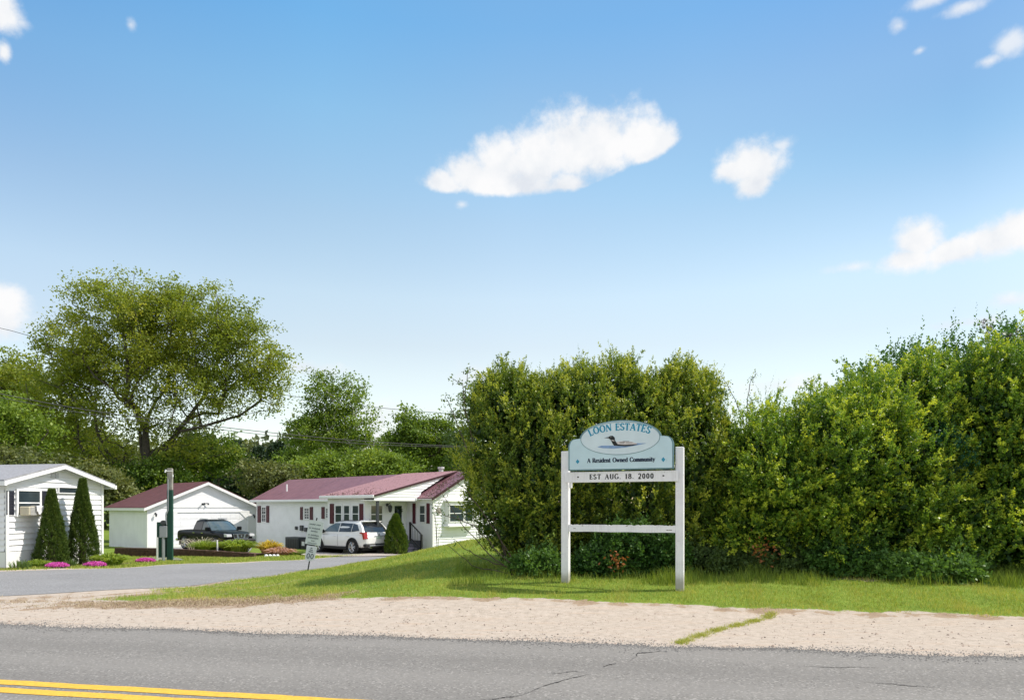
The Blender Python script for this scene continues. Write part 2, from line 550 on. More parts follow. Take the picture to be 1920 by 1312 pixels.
M['ground'] = ground_mat()
G3 = lambda a, b, c: [(0.0, a), (0.5, b), (1.0, c)]
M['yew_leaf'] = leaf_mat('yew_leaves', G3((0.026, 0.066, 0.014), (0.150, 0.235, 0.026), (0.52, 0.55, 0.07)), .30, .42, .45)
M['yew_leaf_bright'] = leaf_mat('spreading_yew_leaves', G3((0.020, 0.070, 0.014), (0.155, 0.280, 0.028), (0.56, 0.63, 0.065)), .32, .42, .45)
M['dark_shrub_leaf'] = leaf_mat('dark_glossy_leaves', G3((0.022, 0.07, 0.016), (0.07, 0.16, 0.03), (0.15, 0.27, 0.055)), .25, .5, .35)
M['lilac_leaf'] = leaf_mat('lilac_leaves', G3((0.036, 0.096, 0.024), (0.084, 0.192, 0.048), (0.18, 0.312, 0.084)), .3)
M['lilac_bloom'] = leaf_mat('lilac_blossom', G3((0.10, 0.07, 0.14), (0.2, 0.14, 0.26), (0.34, 0.26, 0.4)), .3)
M['oak_leaf'] = leaf_mat('oak_spring_leaves', G3((0.085, 0.135, 0.022), (0.225, 0.285, 0.036), (0.43, 0.43, 0.065)), .42)
M['green_tree_leaf'] = leaf_mat('fresh_green_leaves', G3((0.06, 0.12, 0.02), (0.17, 0.26, 0.035), (0.33, 0.42, 0.07)), .38)
M['pale_tree_leaf'] = leaf_mat('pale_green_leaves', G3((0.07, 0.12, 0.04), (0.13, 0.20, 0.06), (0.22, 0.30, 0.10)), .35)
M['dull_tree_leaf'] = leaf_mat('dull_olive_leaves', G3((0.07, 0.095, 0.035), (0.15, 0.18, 0.06), (0.25, 0.27, 0.10)), .33)
M['pine_leaf'] = leaf_mat('pine_needles', G3((0.012, 0.032, 0.014), (0.03, 0.062, 0.025), (0.06, 0.10, 0.04)), .1)
M['arbor_leaf'] = leaf_mat('arborvitae_scales', G3((0.029, 0.058, 0.01), (0.072, 0.124, 0.018), (0.143, 0.195, 0.033)), .12)
M['arbor_bright'] = leaf_mat('bright_arborvitae_scales', G3((0.03, 0.07, 0.008), (0.085, 0.15, 0.014), (0.17, 0.23, 0.025)), .15)
M['grass'] = leaf_mat('grass_blades', G3((0.12, 0.19, 0.03), (0.26, 0.34, 0.06), (0.50, 0.47, 0.15)), .35, .6, .2)
M['thatch'] = leaf_mat('dead_grass', G3((0.20, 0.14, 0.09), (0.38, 0.30, 0.20), (0.58, 0.50, 0.34)), .1, .8, .1)
M['dry_leaf'] = leaf_mat('rust_dead_leaves', G3((0.18, 0.06, 0.02), (0.32, 0.11, 0.035), (0.45, 0.18, 0.07)), .2)
M['pink'] = leaf_mat('magenta_phlox', G3((0.50, 0.06, 0.38), (0.68, 0.10, 0.52), (0.8, 0.25, 0.66)), .2)
M['yellow_leaf'] = leaf_mat('golden_leaves', G3((0.25, 0.15, 0.02), (0.55, 0.42, 0.05), (0.75, 0.62, 0.15)), .3)
M['pink_leaf'] = leaf_mat('pinkish_leaves', G3((0.22, 0.09, 0.07), (0.48, 0.27, 0.2), (0.65, 0.45, 0.38)), .3)
M['plume'] = leaf_mat('dry_grass_blades', G3((0.3, 0.26, 0.2), (0.5, 0.45, 0.36), (0.65, 0.6, 0.5)), .2)

# ------------------------------------------------------------------ foliage builders
def unit(a):
    return a / np.maximum(np.linalg.norm(a, axis=-1, keepdims=True), 1e-9)


def leaves(base, d, L, W, rng, fold=0.0):
    """one diamond leaf per row: from base along d, length L, width W"""
    n = len(base)
    r = unit(rng.normal(size=(n, 3)))
    side = unit(np.cross(d, r))
    L = np.broadcast_to(L, (n,))[:, None]; W = np.broadcast_to(W, (n,))[:, None]
    up = np.cross(side, d)
    p0 = base
    p1 = base + d * L * .5 + side * W * .5 + up * L * .08
    p2 = base + d * L
    p3 = base + d * L * .5 - side * W * .5 + up * L * .08
    V = np.stack([p0, p1, p2, p3], 1).reshape(-1, 3)
    FA = np.arange(4 * n).reshape(n, 4)
    return V, FA


def shoots(P, A, L, nl, ll, lw, tint, rng, spread=0.9, start=.0):
    """P base points, A axes, L shoot lengths, nl leaves each"""
    n = len(P)
    t = np.tile(start + (1 - start) * (np.arange(nl) + .5) / nl, (n, 1))
    t = np.clip(t + rng.uniform(-.04, .04, t.shape), 0, 1)
    B = P[:, None, :] + A[:, None, :] * (L[:, None] * t)[:, :, None]
    rad = unit(rng.normal(size=(n, nl, 3)))
    rad = rad - (rad * A[:, None, :]).sum(-1, keepdims=True) * A[:, None, :]
    rad = unit(rad)
    D = unit(A[:, None, :] * (1 - spread * .5 + .5 * t[:, :, None] ** 3) + rad * spread)
    sz = (1 - .45 * t ** 2) * rng.uniform(.75, 1.25, t.shape)
    V, FA = leaves(B.reshape(-1, 3), D.reshape(-1, 3), (ll * sz).ravel(), (lw * sz).ravel(), rng)
    tn = tint[:, None] + .28 * (t - .55) + rng.normal(0, .07, t.shape)
    return V, FA, np.repeat(np.clip(tn, 0, 1).ravel(), 4)


def join(parts):
    Vs, Fs, Ts, b = [], [], [], 0
    for V, FA, t in parts:
        Vs.append(V); Fs.append(FA + b); Ts.append(t); b += len(V)
    return np.concatenate(Vs), np.concatenate(Fs), np.concatenate(Ts)


def lownoise(P, s, seed):
    """cheap smooth 3-D noise, -1..1"""
    r = np.random.default_rng(seed)
    out = 0
    for k in range(6):
        w_ = r.normal(size=3) * s * (1 + .35 * k)
        out = out + np.sin(P @ w_ + r.uniform(0, 6.28)) / (1 + .25 * k)
    return out / 2.6


def ell_surface(E, n, rng, front=0.62):
    """points on the outside of a union of ellipsoids E=(cx,cy,cz,rx,ry,rz); more of them on the side facing the road"""
    E = np.array(E)
    area = (E[:, 3] * E[:, 5] + E[:, 3] * E[:, 4] + E[:, 4] * E[:, 5])
    k = rng.choice(len(E), n * 2, p=area / area.sum())
    d = unit(rng.normal(size=(n * 2, 3)))
    flip = (d[:, 1] > 0) & (rng.random(n * 2) < front)
    d[flip, 1] *= -1
    P = E[k, :3] + d * E[k, 3:]
    N = unit(d / E[k, 3:])
    keep = np.ones(len(P), bool)
    for e in E:
        q = (((P - e[:3]) / e[3:]) ** 2).sum(1)
        keep &= q > .80
    return P[keep][:n], N[keep][:n]


def yew_bush(name, E, n, mat_, label, group, seed, upright=.6, ll=.035, shoot=.22, gmin=None, tintbase=.5, stems=9, cat='bush', depth=.35, nl=22, lumps=.16, dark_fill=True, sprays=0, slen=.6):
    rng = np.random.default_rng(seed)
    Ea = np.array(E)
    c = Ea[:, :3].mean(0)
    root = empty(name, (c[0], c[1], z1(c[0], c[1])), 0, label, cat, group)
    off = np.array(root.location)
    P, N = ell_surface(E, n, rng)
    ln = .8 * lownoise(P, 2.0, seed) + .9 * lownoise(P * np.array([1, 1, 1 - .5 * upright]), 5.5, seed + 1)
    dep = rng.random(len(P)) ** 1.6 * depth
    P = P + N * (ln * lumps)[:, None] - N * dep[:, None]
    zz = zg(P[:, 0], P[:, 1])
    ok = P[:, 2] > zz + .05
    if sprays:                      # hollows where the shaded inside of the bush shows
        hc = P[rng.integers(0, len(P), 46)]; hr = rng.uniform(.12, .30, 46)
        for q_, r_ in zip(hc, hr):
            dq = (P - q_) * np.array([.75, .5, 1.35])
            ok &= ~((np.linalg.norm(dq, axis=1) < r_) & (rng.random(len(P)) < .93))
    P, N, ln, dep = P[ok], N[ok], ln[ok], dep[ok]
    A = unit(N * (1 - upright) + np.array([0, 0, 1.0]) * upright + rng.normal(0, .28, P.shape))
    L = shoot * rng.uniform(.6, 1.5, len(P))
    tint = tintbase + .20 * ln + rng.normal(0, .10, len(P))
    parts = [shoots(P, A, L, nl, ll, ll * .68, tint - .16, rng)]
    if sprays:
        # young branches standing out of the mass, each clothed with shoots
        k = rng.integers(0, len(P), sprays)
        per = 13
        Ds = unit(N[k] * (1 - upright) * 1.2 + np.array([0, 0, 1.0]) * upright + rng.normal(0, .30, (sprays, 3)))
        Ls = slen * rng.uniform(.55, 1.35, sprays)
        s_ = rng.random((sprays, per))
        lat = rng.normal(0, 1, (sprays, per, 3)) * (.048 * (1.25 - s_))[:, :, None]
        B = P[k][:, None, :] - Ds[:, None, :] * (Ls * .35)[:, None, None] + Ds[:, None, :] * (s_ * Ls[:, None])[:, :, None] + lat
        As = unit(np.repeat(Ds[:, None, :], per, 1) + lat * 7 + rng.normal(0, .35, (sprays, per, 3)))
        tt = tintbase + .14 + rng.normal(0, .18, sprays)[:, None] + .35 * (s_ - .5)
        B = B.reshape(-1, 3); okb = B[:, 2] > zg(B[:, 0], B[:, 1]) + .05
        parts.append(shoots(B[okb], As.reshape(-1, 3)[okb], (shoot * .5 * rng.uniform(.7, 1.3, len(B)))[okb], 8, ll * .95, ll * .72, tt.ravel()[okb], rng, .8))
    # longer sprigs breaking the outline at the top
    topm = (N[:, 2] > .35) & (rng.random(len(P)) < .10)
    if topm.sum():
        At = unit(N[topm] * .4 + np.array([0, 0, 1.0]) + rng.normal(0, .22, (topm.sum(), 3)))
        parts.append(shoots(P[topm], At, shoot * rng.uniform(1.4, 3.0, topm.sum()), int(nl * 1.3), ll, ll * .5, np.full(topm.sum(), tintbase - .05), rng, .7))
    # inner leaves, older, their colour darkened to deepen the shade in the hollows
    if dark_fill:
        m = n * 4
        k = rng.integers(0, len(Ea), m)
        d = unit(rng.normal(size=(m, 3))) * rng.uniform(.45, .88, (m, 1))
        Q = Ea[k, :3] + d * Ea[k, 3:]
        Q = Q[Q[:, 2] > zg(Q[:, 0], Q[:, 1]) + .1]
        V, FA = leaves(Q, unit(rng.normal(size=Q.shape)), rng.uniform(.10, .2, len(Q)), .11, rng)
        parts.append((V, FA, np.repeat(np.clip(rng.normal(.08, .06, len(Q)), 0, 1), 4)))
    V, FA, t = join(parts)
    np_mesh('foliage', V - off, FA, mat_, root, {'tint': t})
    # stems from the ground into the mass
    mb = MB()
    for i in range(stems):
        e = Ea[rng.integers(0, len(Ea))]
        bx, by = e[0] * .8 + c[0] * .2 + rng.normal(0, .15), e[1] + rng.uniform(-.25, .35)
        p = Vector((bx, by, z1(bx, by) - .05)); pts = [p - Vector(off)]
        tgt = Vector(e[:3]) + Vector((rng.normal(0, .5) * e[3], rng.normal(0, .3) * e[4], rng.uniform(-.2, .6) * e[5]))
        for s in range(1, 7):
            q = p.lerp(tgt, s / 6) + Vector((rng.normal(0, .06), rng.normal(0, .06), .1 * math.sin(s / 6 * 3.1)))
            pts.append(q - Vector(off))
        mb.tube(pts, [.045 * (1 - .12 * s) for s in range(7)], 6)
    mb.build('stem', M['twig'], root, True)
    return root


def skeleton(att, root0, trunk_pts, rng, step=.8):
    """joins crown points to a trunk: each takes the nearest node, lower and inner ones first"""
    nodes = [np.array(p, float) for p in trunk_pts]
    par = [-1] + list(range(len(trunk_pts) - 1))
    ori = np.array(trunk_pts[-1])
    order = np.argsort(np.linalg.norm(att - np.array(trunk_pts[len(trunk_pts) // 2]), axis=1))
    arr = np.zeros((len(att) * 12 + 200, 3)); arr[:len(nodes)] = nodes
    dist0 = np.zeros(len(arr)); 
    for i in range(1, len(nodes)):
        dist0[i] = dist0[i - 1] + np.linalg.norm(arr[i] - arr[i - 1])
    n = len(nodes); tips = []
    for k in order:
        a = att[k]
        dv = a - arr[:n]
        dd = np.linalg.norm(dv, axis=1)
        cost = dd + .32 * dist0[:n] + np.where(arr[:n, 2] > a[2] - .12 * dd, 1.5 * (arr[:n, 2] - a[2] + .12 * dd), 0)
        cost[0] += 5
        j = int(np.argmin(cost))
        m = max(1, int(dd[j] / step))
        p0 = arr[j].copy(); prev = j
        outw = np.array([a[0] - p0[0], a[1] - p0[1], 0])
        for s in range(1, m + 1):
            t = s / m
            q = p0 + (a - p0) * t + np.array([0, 0, .14 * dd[j] * math.sin(math.pi * t)]) * (-.3 if rng.random() < .2 else .6)
            q = q + rng.normal(0, .10 * step, 3) * (s < m)
            if n >= len(arr):
                break
            arr[n] = q; par.append(prev)
            dist0[n] = dist0[prev] + np.linalg.norm(arr[n] - arr[prev])
            prev = n; n += 1
        tips.append(prev)
    return arr[:n], par, tips


def tree(name, base, crown, natt, nleaf, lsize, leafm, barkm, label, group=None, seed=1, trunk_h=3.0, trunk_r=.4, blob=.9, trunks=1, flat=1.0,
         tip_r=.02, cat='tree', minr=.02, tb=.5, shell=.45, lean=0.0):
    """crown: list of ellipsoids (dx,dy,z,rx,ry,rz) relative to base"""
    rng = np.random.default_rng(seed)
    root = empty(name, base, 0, label, cat, group)
    E = np.array(crown, float)
    vol = E[:, 3] * E[:, 4] * E[:, 5]
    k = rng.choice(len(E), natt, p=vol / vol.sum())
    d = unit(rng.normal(size=(natt, 3))) * (rng.random((natt, 1)) ** shell)
    att = E[k, :3] + d * E[k, 3:]
    zs = trunk_h
    tp = [(0, 0, -.3)] + [(lean * t + .12 * math.sin(3 * t), .1 * math.sin(2 * t + 1), trunk_h * t) for t in (.25, .5, .75, 1.0)]
    arr, par, tips = skeleton(att, None, tp, rng, step=max(.5, trunk_h / 5))
    n = len(arr)
    area = np.zeros(n)
    for t in tips:
        area[t] += tip_r ** 2
    for i in range(n - 1, 0, -1):
        if area[i] == 0: area[i] = tip_r ** 2
        area[par[i]] += area[i] * .96
    rad = np.sqrt(area)
    rad = np.maximum(rad * (trunk_r / rad[1]) ** .6, minr)
    # trunk and limbs in one mesh of tapering five-sided pieces
    Vs, Fs = [], []
    b = 0
    for i in range(1, n):
        p, q = arr[par[i]], arr[i]
        dv = q - p; L = np.linalg.norm(dv)
        if L < 1e-4: continue
        dv /= L
        u = np.cross(dv, [0, 0, 1.0] if abs(dv[2]) < .9 else [1.0, 0, 0]); u /= np.linalg.norm(u); w_ = np.cross(dv, u)
        r0 = min(rad[par[i]], rad[i] * 1.25) if par[i] > 4 else rad[par[i]]
        ns = 5 if rad[i] < .12 else 9
        ang = np.arange(ns) * 2 * math.pi / ns
        ring = np.cos(ang)[:, None] * u + np.sin(ang)[:, None] * w_
        Vs.append(np.concatenate([p + ring * r0, q + dv * rad[i] * .4 + ring * rad[i]]))
        idx = np.arange(ns); nx = (idx + 1) % ns
        Fs += [(b + a_, b + c_, b + ns + c_, b + ns + a_) for a_, c_ in zip(idx, nx)]
        b += 2 * ns
    np_mesh('trunk', np.concatenate(Vs), np.array(Fs), barkm, root, smooth=True)
    # leaf clusters round the twig tips, thinner clusters along the branches
    T_ = arr[tips]
    per = max(1, nleaf // (natt + natt // 2))
    cl = T_
    extra = arr[rng.integers(n // 3, n, natt // 2)]
    cl = np.concatenate([cl, extra])
    sub = 5
    subc = cl[:, None, :] + rng.normal(0, blob * .55, (len(cl), sub, 3)) * np.array([1, 1, .6 * flat])
    base_t = tb + .16 * lownoise(cl + np.array(base), .5, seed) + rng.normal(0, .10, len(cl))
    ci = rng.integers(0, len(cl), per * len(cl)); si = rng.integers(0, sub, len(ci))
    P = subc[ci, si] + rng.normal(0, blob * .26, (len(ci), 3)) * np.array([1, 1, .7 * flat])
    P = P[:]; keep = P[:, 2] > .2
    P, ci = P[keep], ci[keep]
    D = unit(rng.normal(size=P.shape) + np.array([0, 0, -.1]))
    V, FA = leaves(P, D, rng.uniform(.7, 1.4, len(P)) * lsize, rng.uniform(.5, .9, len(P)) * lsize, rng)
    t = np.clip(base_t[ci] + rng.normal(0, .1, len(ci)), 0, 1)
    np_mesh('crown', V, FA, leafm, root, {'tint': np.repeat(t, 4)})
    return root


def cone_shrub(name, base, h, r, label, n=5200, leafm=None, seed=3, group=None, round_=.10, cat='shrub', ll=.09):
    rng = np.random.default_rng(seed)
    root = empty(name, base, 0, label, cat, group)
    z = rng.random(n) ** .8
    prof = lambda z: r * np.where(z < .14, .86 + z, 1.0) * np.clip(1 - np.clip((z - .10) / .9, 0, 1) ** (1.05 + round_), 0, 1) + .02
    a = rng.uniform(0, 6.283, n)
    bulge = 1 + .08 * np.sin(a * 3 + z * 7 + seed) + .07 * np.sin(a * 7 - z * 19 + seed) + .06 * np.sin(a * 13 + z * 41)
    bulge = bulge * np.where(rng.random(n) < .06, 1.12, 1)
    rr = prof(z) * bulge * rng.uniform(.86, 1.03, n)
    P = np.stack([np.cos(a) * rr, np.sin(a) * rr, z * h], 1)
    N = np.stack([np.cos(a), np.sin(a), np.full(n, .2)], 1)
    A = unit(N * .7 + np.array([0, 0, 1.0]) + rng.normal(0, .15, P.shape))
    tint = .5 + .18 * np.sin(a * 7 + z * 17) + rng.normal(0, .15, n)
    V, FA, t = shoots(P, A, np.full(n, .13), 7, ll, ll * .35, tint, rng, .55)
    np_mesh('foliage', V, FA, leafm or M['arbor_leaf'], root, {'tint': t})
    mb = MB()
    mb.tube([(0, 0, -.1), (0, 0, h * .5), (0, 0, h * .88)], [r * .3, r * .22, .01], 7)
    mb.build('stem', M['twig'], root)
    return root


def clump(name, base, rx, ry, h, n, ll, lw, leafm, label, cat='plant', seed=5, group=None, arch=.5, tb=.5, bloom=None, stemless=True):
    """arching leaves rising from one crown"""
    rng = np.random.default_rng(seed)
    obj_root = empty(name, base, 0, label, cat, group)
    a = rng.uniform(0, 6.283, n); q = rng.random(n) ** .5
    P = np.stack([np.cos(a) * q * rx * .6, np.sin(a) * q * ry * .6, np.zeros(n)], 1)
    out = np.stack([np.cos(a) * rx, np.sin(a) * ry, np.zeros(n)], 1) * (q * arch)[:, None]
    H = h * rng.uniform(.55, 1.05, n) * (1 - .35 * q)
    Vs, seg = [], 4
    side = unit(np.cross(unit(out + 1e-4), [0, 0, 1.0]))
    side = unit(side + rng.normal(0, .4, side.shape))
    for s in range(seg + 1):
        t = s / seg
        c = P + out * t ** 1.6 + np.stack([np.zeros(n), np.zeros(n), H * (1.25 * t - .45 * t ** 2.5 * arch * 2)], 1)
        wd = lw * (1 - t) ** .6 * (.6 + 1.2 * t * (1 - t)) * rng.uniform(.8, 1.2, n)
        wd = wd[:, None] * .5
        Vs.append(np.stack([c - side * wd, c + side * wd], 1))
    V = np.stack(Vs, 1).reshape(n, -1, 3)          # n, (seg+1)*2, 3
    fs = []
    for s in range(seg):
        fs.append([2 * s, 2 * s + 1, 2 * s + 3, 2 * s + 2])
    FA = (np.arange(n)[:, None, None] * (2 * (seg + 1)) + np.array(fs)[None]).reshape(-1, 4)
    t = np.repeat(np.clip(tb + rng.normal(0, .18, n), 0, 1), 2 * (seg + 1))
    np_mesh('foliage', V.reshape(-1, 3), FA, leafm, obj_root, {'tint': t})
    if bloom:
        bm_, cnt, bs, hz = bloom
        a = rng.uniform(0, 6.283, cnt); q = rng.random(cnt) ** .5
        P = np.stack([np.cos(a) * q * rx, np.sin(a) * q * ry, hz * np.sqrt(np.clip(1 - q * q * .85, 0, 1)) + rng.normal(0, .012, cnt)], 1)
        D = unit(rng.normal(size=P.shape) + np.array([0, 0, .5]))
        V, FA = leaves(P, D, bs, bs, rng)
        np_mesh('blossom', V, FA, bm_, obj_root, {'tint': np.repeat(rng.random(cnt), 4)})
    return obj_root


# ------------------------------------------------------------------ ground, roads
def road_edge(X): return 8.45 - 0.16 * X + 0.035 * np.sin(X * 2.3) + .02 * np.sin(X * 6.1) + .015 * np.sin(X * 14.3)


near = [(-30, 12.6), (-20, 13.0), (-14, 13.15), (-10.3, 13.4), (-8, 15.15), (-7.3, 17.9), (-6.7, 22), (-6.2, 25.9), (-5.7, 30.5), (-5.4, 33)]
far = [(-30, 18.0), (-22, 19.6), (-18, 20.3), (-15.9, 20.9), (-13.6, 22.4), (-12.7, 24.1), (-10.6, 25.9), (-8.8, 28.9), (-7.4, 31.0), (-6.8, 33)]


def smooth_line(pts, n):
    pts = np.array(pts, float)
    d = np.concatenate([[0], np.cumsum(np.linalg.norm(np.diff(pts, axis=0), axis=1))])
    s = np.linspace(0, d[-1], n)
    x = np.interp(s, d, pts[:, 0]); y = np.interp(s, d, pts[:, 1])
    k = np.array([1, 3, 5, 7, 9, 7, 5, 3, 1.]); k /= k.sum()
    xp = np.pad(x, 4, mode='edge'); yp = np.pad(y, 4, mode='edge')
    return np.stack([np.convolve(xp, k, 'valid'), np.convolve(yp, k, 'valid')], 1)


NE, FE = smooth_line(near, 90), smooth_line(far, 90)


def in_road(X, Y, grow=0.0):
    """signed: >0 inside the side road"""
    yn = np.interp(X, NE[:, 0], NE[:, 1]); yf = np.interp(X, FE[:, 0], FE[:, 1])
    xn = np.interp(Y, NE[:, 1], NE[:, 0]); xf = np.interp(Y, FE[:, 1], FE[:, 0])
    a = np.minimum(Y - yn, yf - Y)
    b_ = np.minimum(xn - X, X - xf)
    return np.where((X < -9), a, np.where(Y < 34, np.minimum(xn - X, np.where(Y > 21, X - xf, 99)), -1)) + grow


def grass_mask(X, Y):
    e = 11.45 - .155 * X + .07 * np.sin(X * .9 + 1) + .05 * np.sin(X * 3.1) + np.where(X < -4, -.0 * X, 0)
    g = ss((Y - e) / .5 + .5)
    # left: the grass nose between shoulder and side road
    nose = ss((X + 8.6 + .25 * np.sin(Y * 3)) / 1.6)
    g = g * np.where(Y < 19, nose, 1)
    P3_ = np.stack([X, Y, 0 * X], -1).reshape(-1, 3)
    rag = (lownoise(P3_, 4.5, 77) + .8 * lownoise(P3_, 11, 78)).reshape(np.shape(X))
    g = np.clip(g + .22 * rag * np.exp(-((Y - e) / .5) ** 2), 0, 1)
    dry = np.exp(-(((X + 5.8) / 2.6) ** 2 + ((Y - 12.15) / .75) ** 2)) * 1.35
    dry = np.maximum(dry, .42 * ss((-X - 3.0) / 4) * ss((Y - 10.9) * 2) * (Y < 17))
    dry = np.maximum(dry, .62 * np.exp(-((Y - e + .12) / .22) ** 2) * (X > -9))
    dry = dry + .25 * rag * (dry > .05)
    pat = lownoise(P3_ * 1.0, 1.1, 91).reshape(np.shape(X)) + .6 * lownoise(P3_, 3.3, 92).reshape(np.shape(X))
    dry = np.maximum(dry, .75 * np.clip(pat - .85, 0, 1) * (Y < 24))
    r = in_road(X, Y)
    edge = np.clip((r + .30) / .30, 0, 1)
    g = g * (1 - .75 * edge)
    # far side of the side road
    yf = np.interp(X, FE[:, 0], FE[:, 1])
    fs = (Y > yf) & (X < -5)
    g = np.where(fs, .55 + .45 * ss((Y - yf - .3) / 1.4), g)
    g = np.where(fs & (Y < yf + .8), .30, g)
    dry = np.where(fs & (Y < yf + 1.6), .40, dry)
    g = np.where((X < -9.2) & (Y < 15) & (Y < np.interp(X, NE[:, 0], NE[:, 1])), 0, g)
    return g, dry


def tensor_ground():
    xs = np.unique(np.concatenate([np.arange(-900, -60, 60.), np.arange(-60, -22, 1.5), np.arange(-22, -12, .25), np.arange(-12, 14, .1),
                                   np.arange(14, 30, .6), np.arange(30, 60, 3), np.arange(60, 901, 60.)]))
    ys = np.unique(np.concatenate([np.arange(-600, -20, 60.), np.arange(-20, 6, 1.5), np.arange(6, 20, .09), np.arange(20, 38, .25), np.arange(38, 70, 1.2),
                                   np.arange(70, 130, 6), np.arange(130, 1500, 80.)]))
    X, Y = np.meshgrid(xs, ys)
    Z = zg(X, Y)
    g, d = grass_mask(X, Y)
    nearroad = Y < road_edge(X) + .02
    Z = np.where(nearroad, -.03, Z)
    g = np.where(Y < road_edge(X) - 8, 1, g)
    V = np.stack([X, Y, Z], -1).reshape(-1, 3)
    nx, ny = len(xs), len(ys)
    i = (np.arange(ny - 1)[:, None] * nx + np.arange(nx - 1)[None]).ravel()
    FA = np.stack([i, i + 1, i + nx + 1, i + nx], 1)
    o = np_mesh('ground', V, FA, M['ground'], None, {'grass': g.ravel(), 'dry': d.ravel()}, smooth=True)
    tag(o, kind='structure')


tensor_ground()


def strip_mesh(name, A, B, m, nz_, dz, mat_, kind='structure'):
    """sheet between polylines A and B (n,2), m cells across, following the ground"""
    t = np.linspace(0, 1, m + 1)[None, :, None]
    P = A[:, None, :] * (1 - t) + B[:, None, :] * t
    Z = (zg(P[..., 0], P[..., 1]) if nz_ is None else np.full(P.shape[:2], nz_)) + dz
    V = np.concatenate([P, Z[..., None]], -1).reshape(-1, 3)
    n = len(A)
    i = (np.arange(n - 1)[:, None] * (m + 1) + np.arange(m)[None]).ravel()
    FA = np.stack([i, i + 1, i + m + 2, i + m + 1], 1)
    o = np_mesh(name, V, FA, mat_, None, smooth=True)
    if kind: o['kind'] = kind
    return o


xs = np.concatenate([np.arange(-200, -15, 4.), np.arange(-15, 18, .08), np.arange(18, 200, 4.)])
A_ = np.stack([xs, road_edge(xs)], 1)
strip_mesh('road', A_, np.stack([xs, -.8 - .16 * xs], 1), 12, 0.0, 0.0, M['asphalt'])
for k, (off, wd) in enumerate(((5.565, .15), (5.325, .15))):
    c = off - .183 * xs
    wig = .006 * np.sin(xs * 5 + k) + .004 * np.sin(xs * 17)
    strip_mesh('road_marking', np.stack([xs, c + wd / 2 + wig], 1), np.stack([xs, c - wd / 2 + wig * .5], 1), 1, 0.0, 0.004, M['yellow'])
strip_mesh('side_road', NE, FE, 14, None, .007, M['asphalt_side'])
# pale drive under the parked cars
pad = np.array([(-7.6, 30.6), (-8.6, 31.6), (-10.2, 32.6), (-12.4, 34.2)]); padb = np.array([(-4.0, 33.0), (-5.5, 36.2), (-8.2, 36.8), (-10.6, 38.3)])
strip_mesh('driveway', smooth_line(pad, 30), smooth_line(padb, 30), 12, None, .035, M['gravel_pad'])
pad = np.array([(-20.5, 36.5), (-19, 38.5), (-17.5, 37), (-14.0, 36)]); padb = np.array([(-24.2, 43.6), (-22, 46), (-20.5, 48), (-17, 44)])
strip_mesh('garage_drive', smooth_line(pad, 24), smooth_line(padb, 24), 12, None, .035, M['asphalt_side'])
strip_mesh('side_drive', smooth_line([(-15.9, 27), (-17, 33), (-24, 41)], 24), smooth_line([(-13.4, 27.5), (-15.5, 30.5), (-28, 46)], 24) * 1.0, 6, None, .03, M['asphalt_side'])

# cracks in the asphalt: thin dark wandering slits
M['crack'] = mat('crack_tar', (0.035, 0.033, 0.033), 0.9)


def crack(pix, wmax, seed):
    rng = np.random.default_rng(seed)
    P = []
    for (x, y) in pix:
        d = EYE * F / (y - HY); P.append(((x - HX) / F * d, d))
    L = smooth_line(P, 60)
    L[:, 0] += np.cumsum(rng.normal(0, .006, 60)); L[:, 1] += np.cumsum(rng.normal(0, .006, 60))
    wd = wmax * np.clip(np.sin(np.linspace(0, 3.14, 60)), 0.02, 1) * rng.uniform(.2, 1.3, 60)
    return L + np.stack([wd * .3, wd], 1), L - np.stack([wd * .3, wd], 1)


for i, (pix, wd) in enumerate([([(975, 1306), (1020, 1285), (1060, 1275), (1112, 1262)], .016), ([(1100, 1262), (1080, 1259), (1030, 1260)], .008),
                               ([(1132, 1250), (1150, 1240)], .016), ([(1180, 1240), (1195, 1232), (1200, 1224), (1262, 1219)], .018),
                               ([(1500, 1248), (1560, 1252), (1640, 1251)], .008), ([(1620, 1278), (1700, 1282), (1780, 1288)], .008),
                               ([(900, 1312), (940, 1308), (985, 1300)], .012)]):
    a, b = crack(pix, wd, 40 + i)
    strip_mesh('road_crack', a, b, 1, 0.0, .004, M['crack'])

# loose chippings along the asphalt edge and pebbles on the shoulder
def stones(name, P, sz, mat_, rng):
    n = len(P)
    base = np.array([[1, 0, 0], [-.5, .87, 0], [-.5, -.87, 0], [0, 0, .7]])
    a = rng.uniform(0, 6.28, n); c_, s_ = np.cos(a), np.sin(a)
    B = np.repeat(base[None], n, 0) * rng.uniform(.6, 1.3, (n, 4, 1))
    X = B[..., 0] * c_[:, None] - B[..., 1] * s_[:, None]; Y = B[..., 0] * s_[:, None] + B[..., 1] * c_[:, None]
    V = np.stack([X, Y, B[..., 2]], -1) * sz[:, None, None] + P[:, None, :]
    f = np.array([[0, 1, 3], [1, 2, 3], [2, 0, 3]])
    FA = (np.arange(n)[:, None, None] * 4 + f[None]).reshape(-1, 3)
    o = np_mesh(name, V.reshape(-1, 3), FA, mat_, None, {'tint': np.repeat(rng.random(n), 4)})
    return tag(o, kind='stuff')


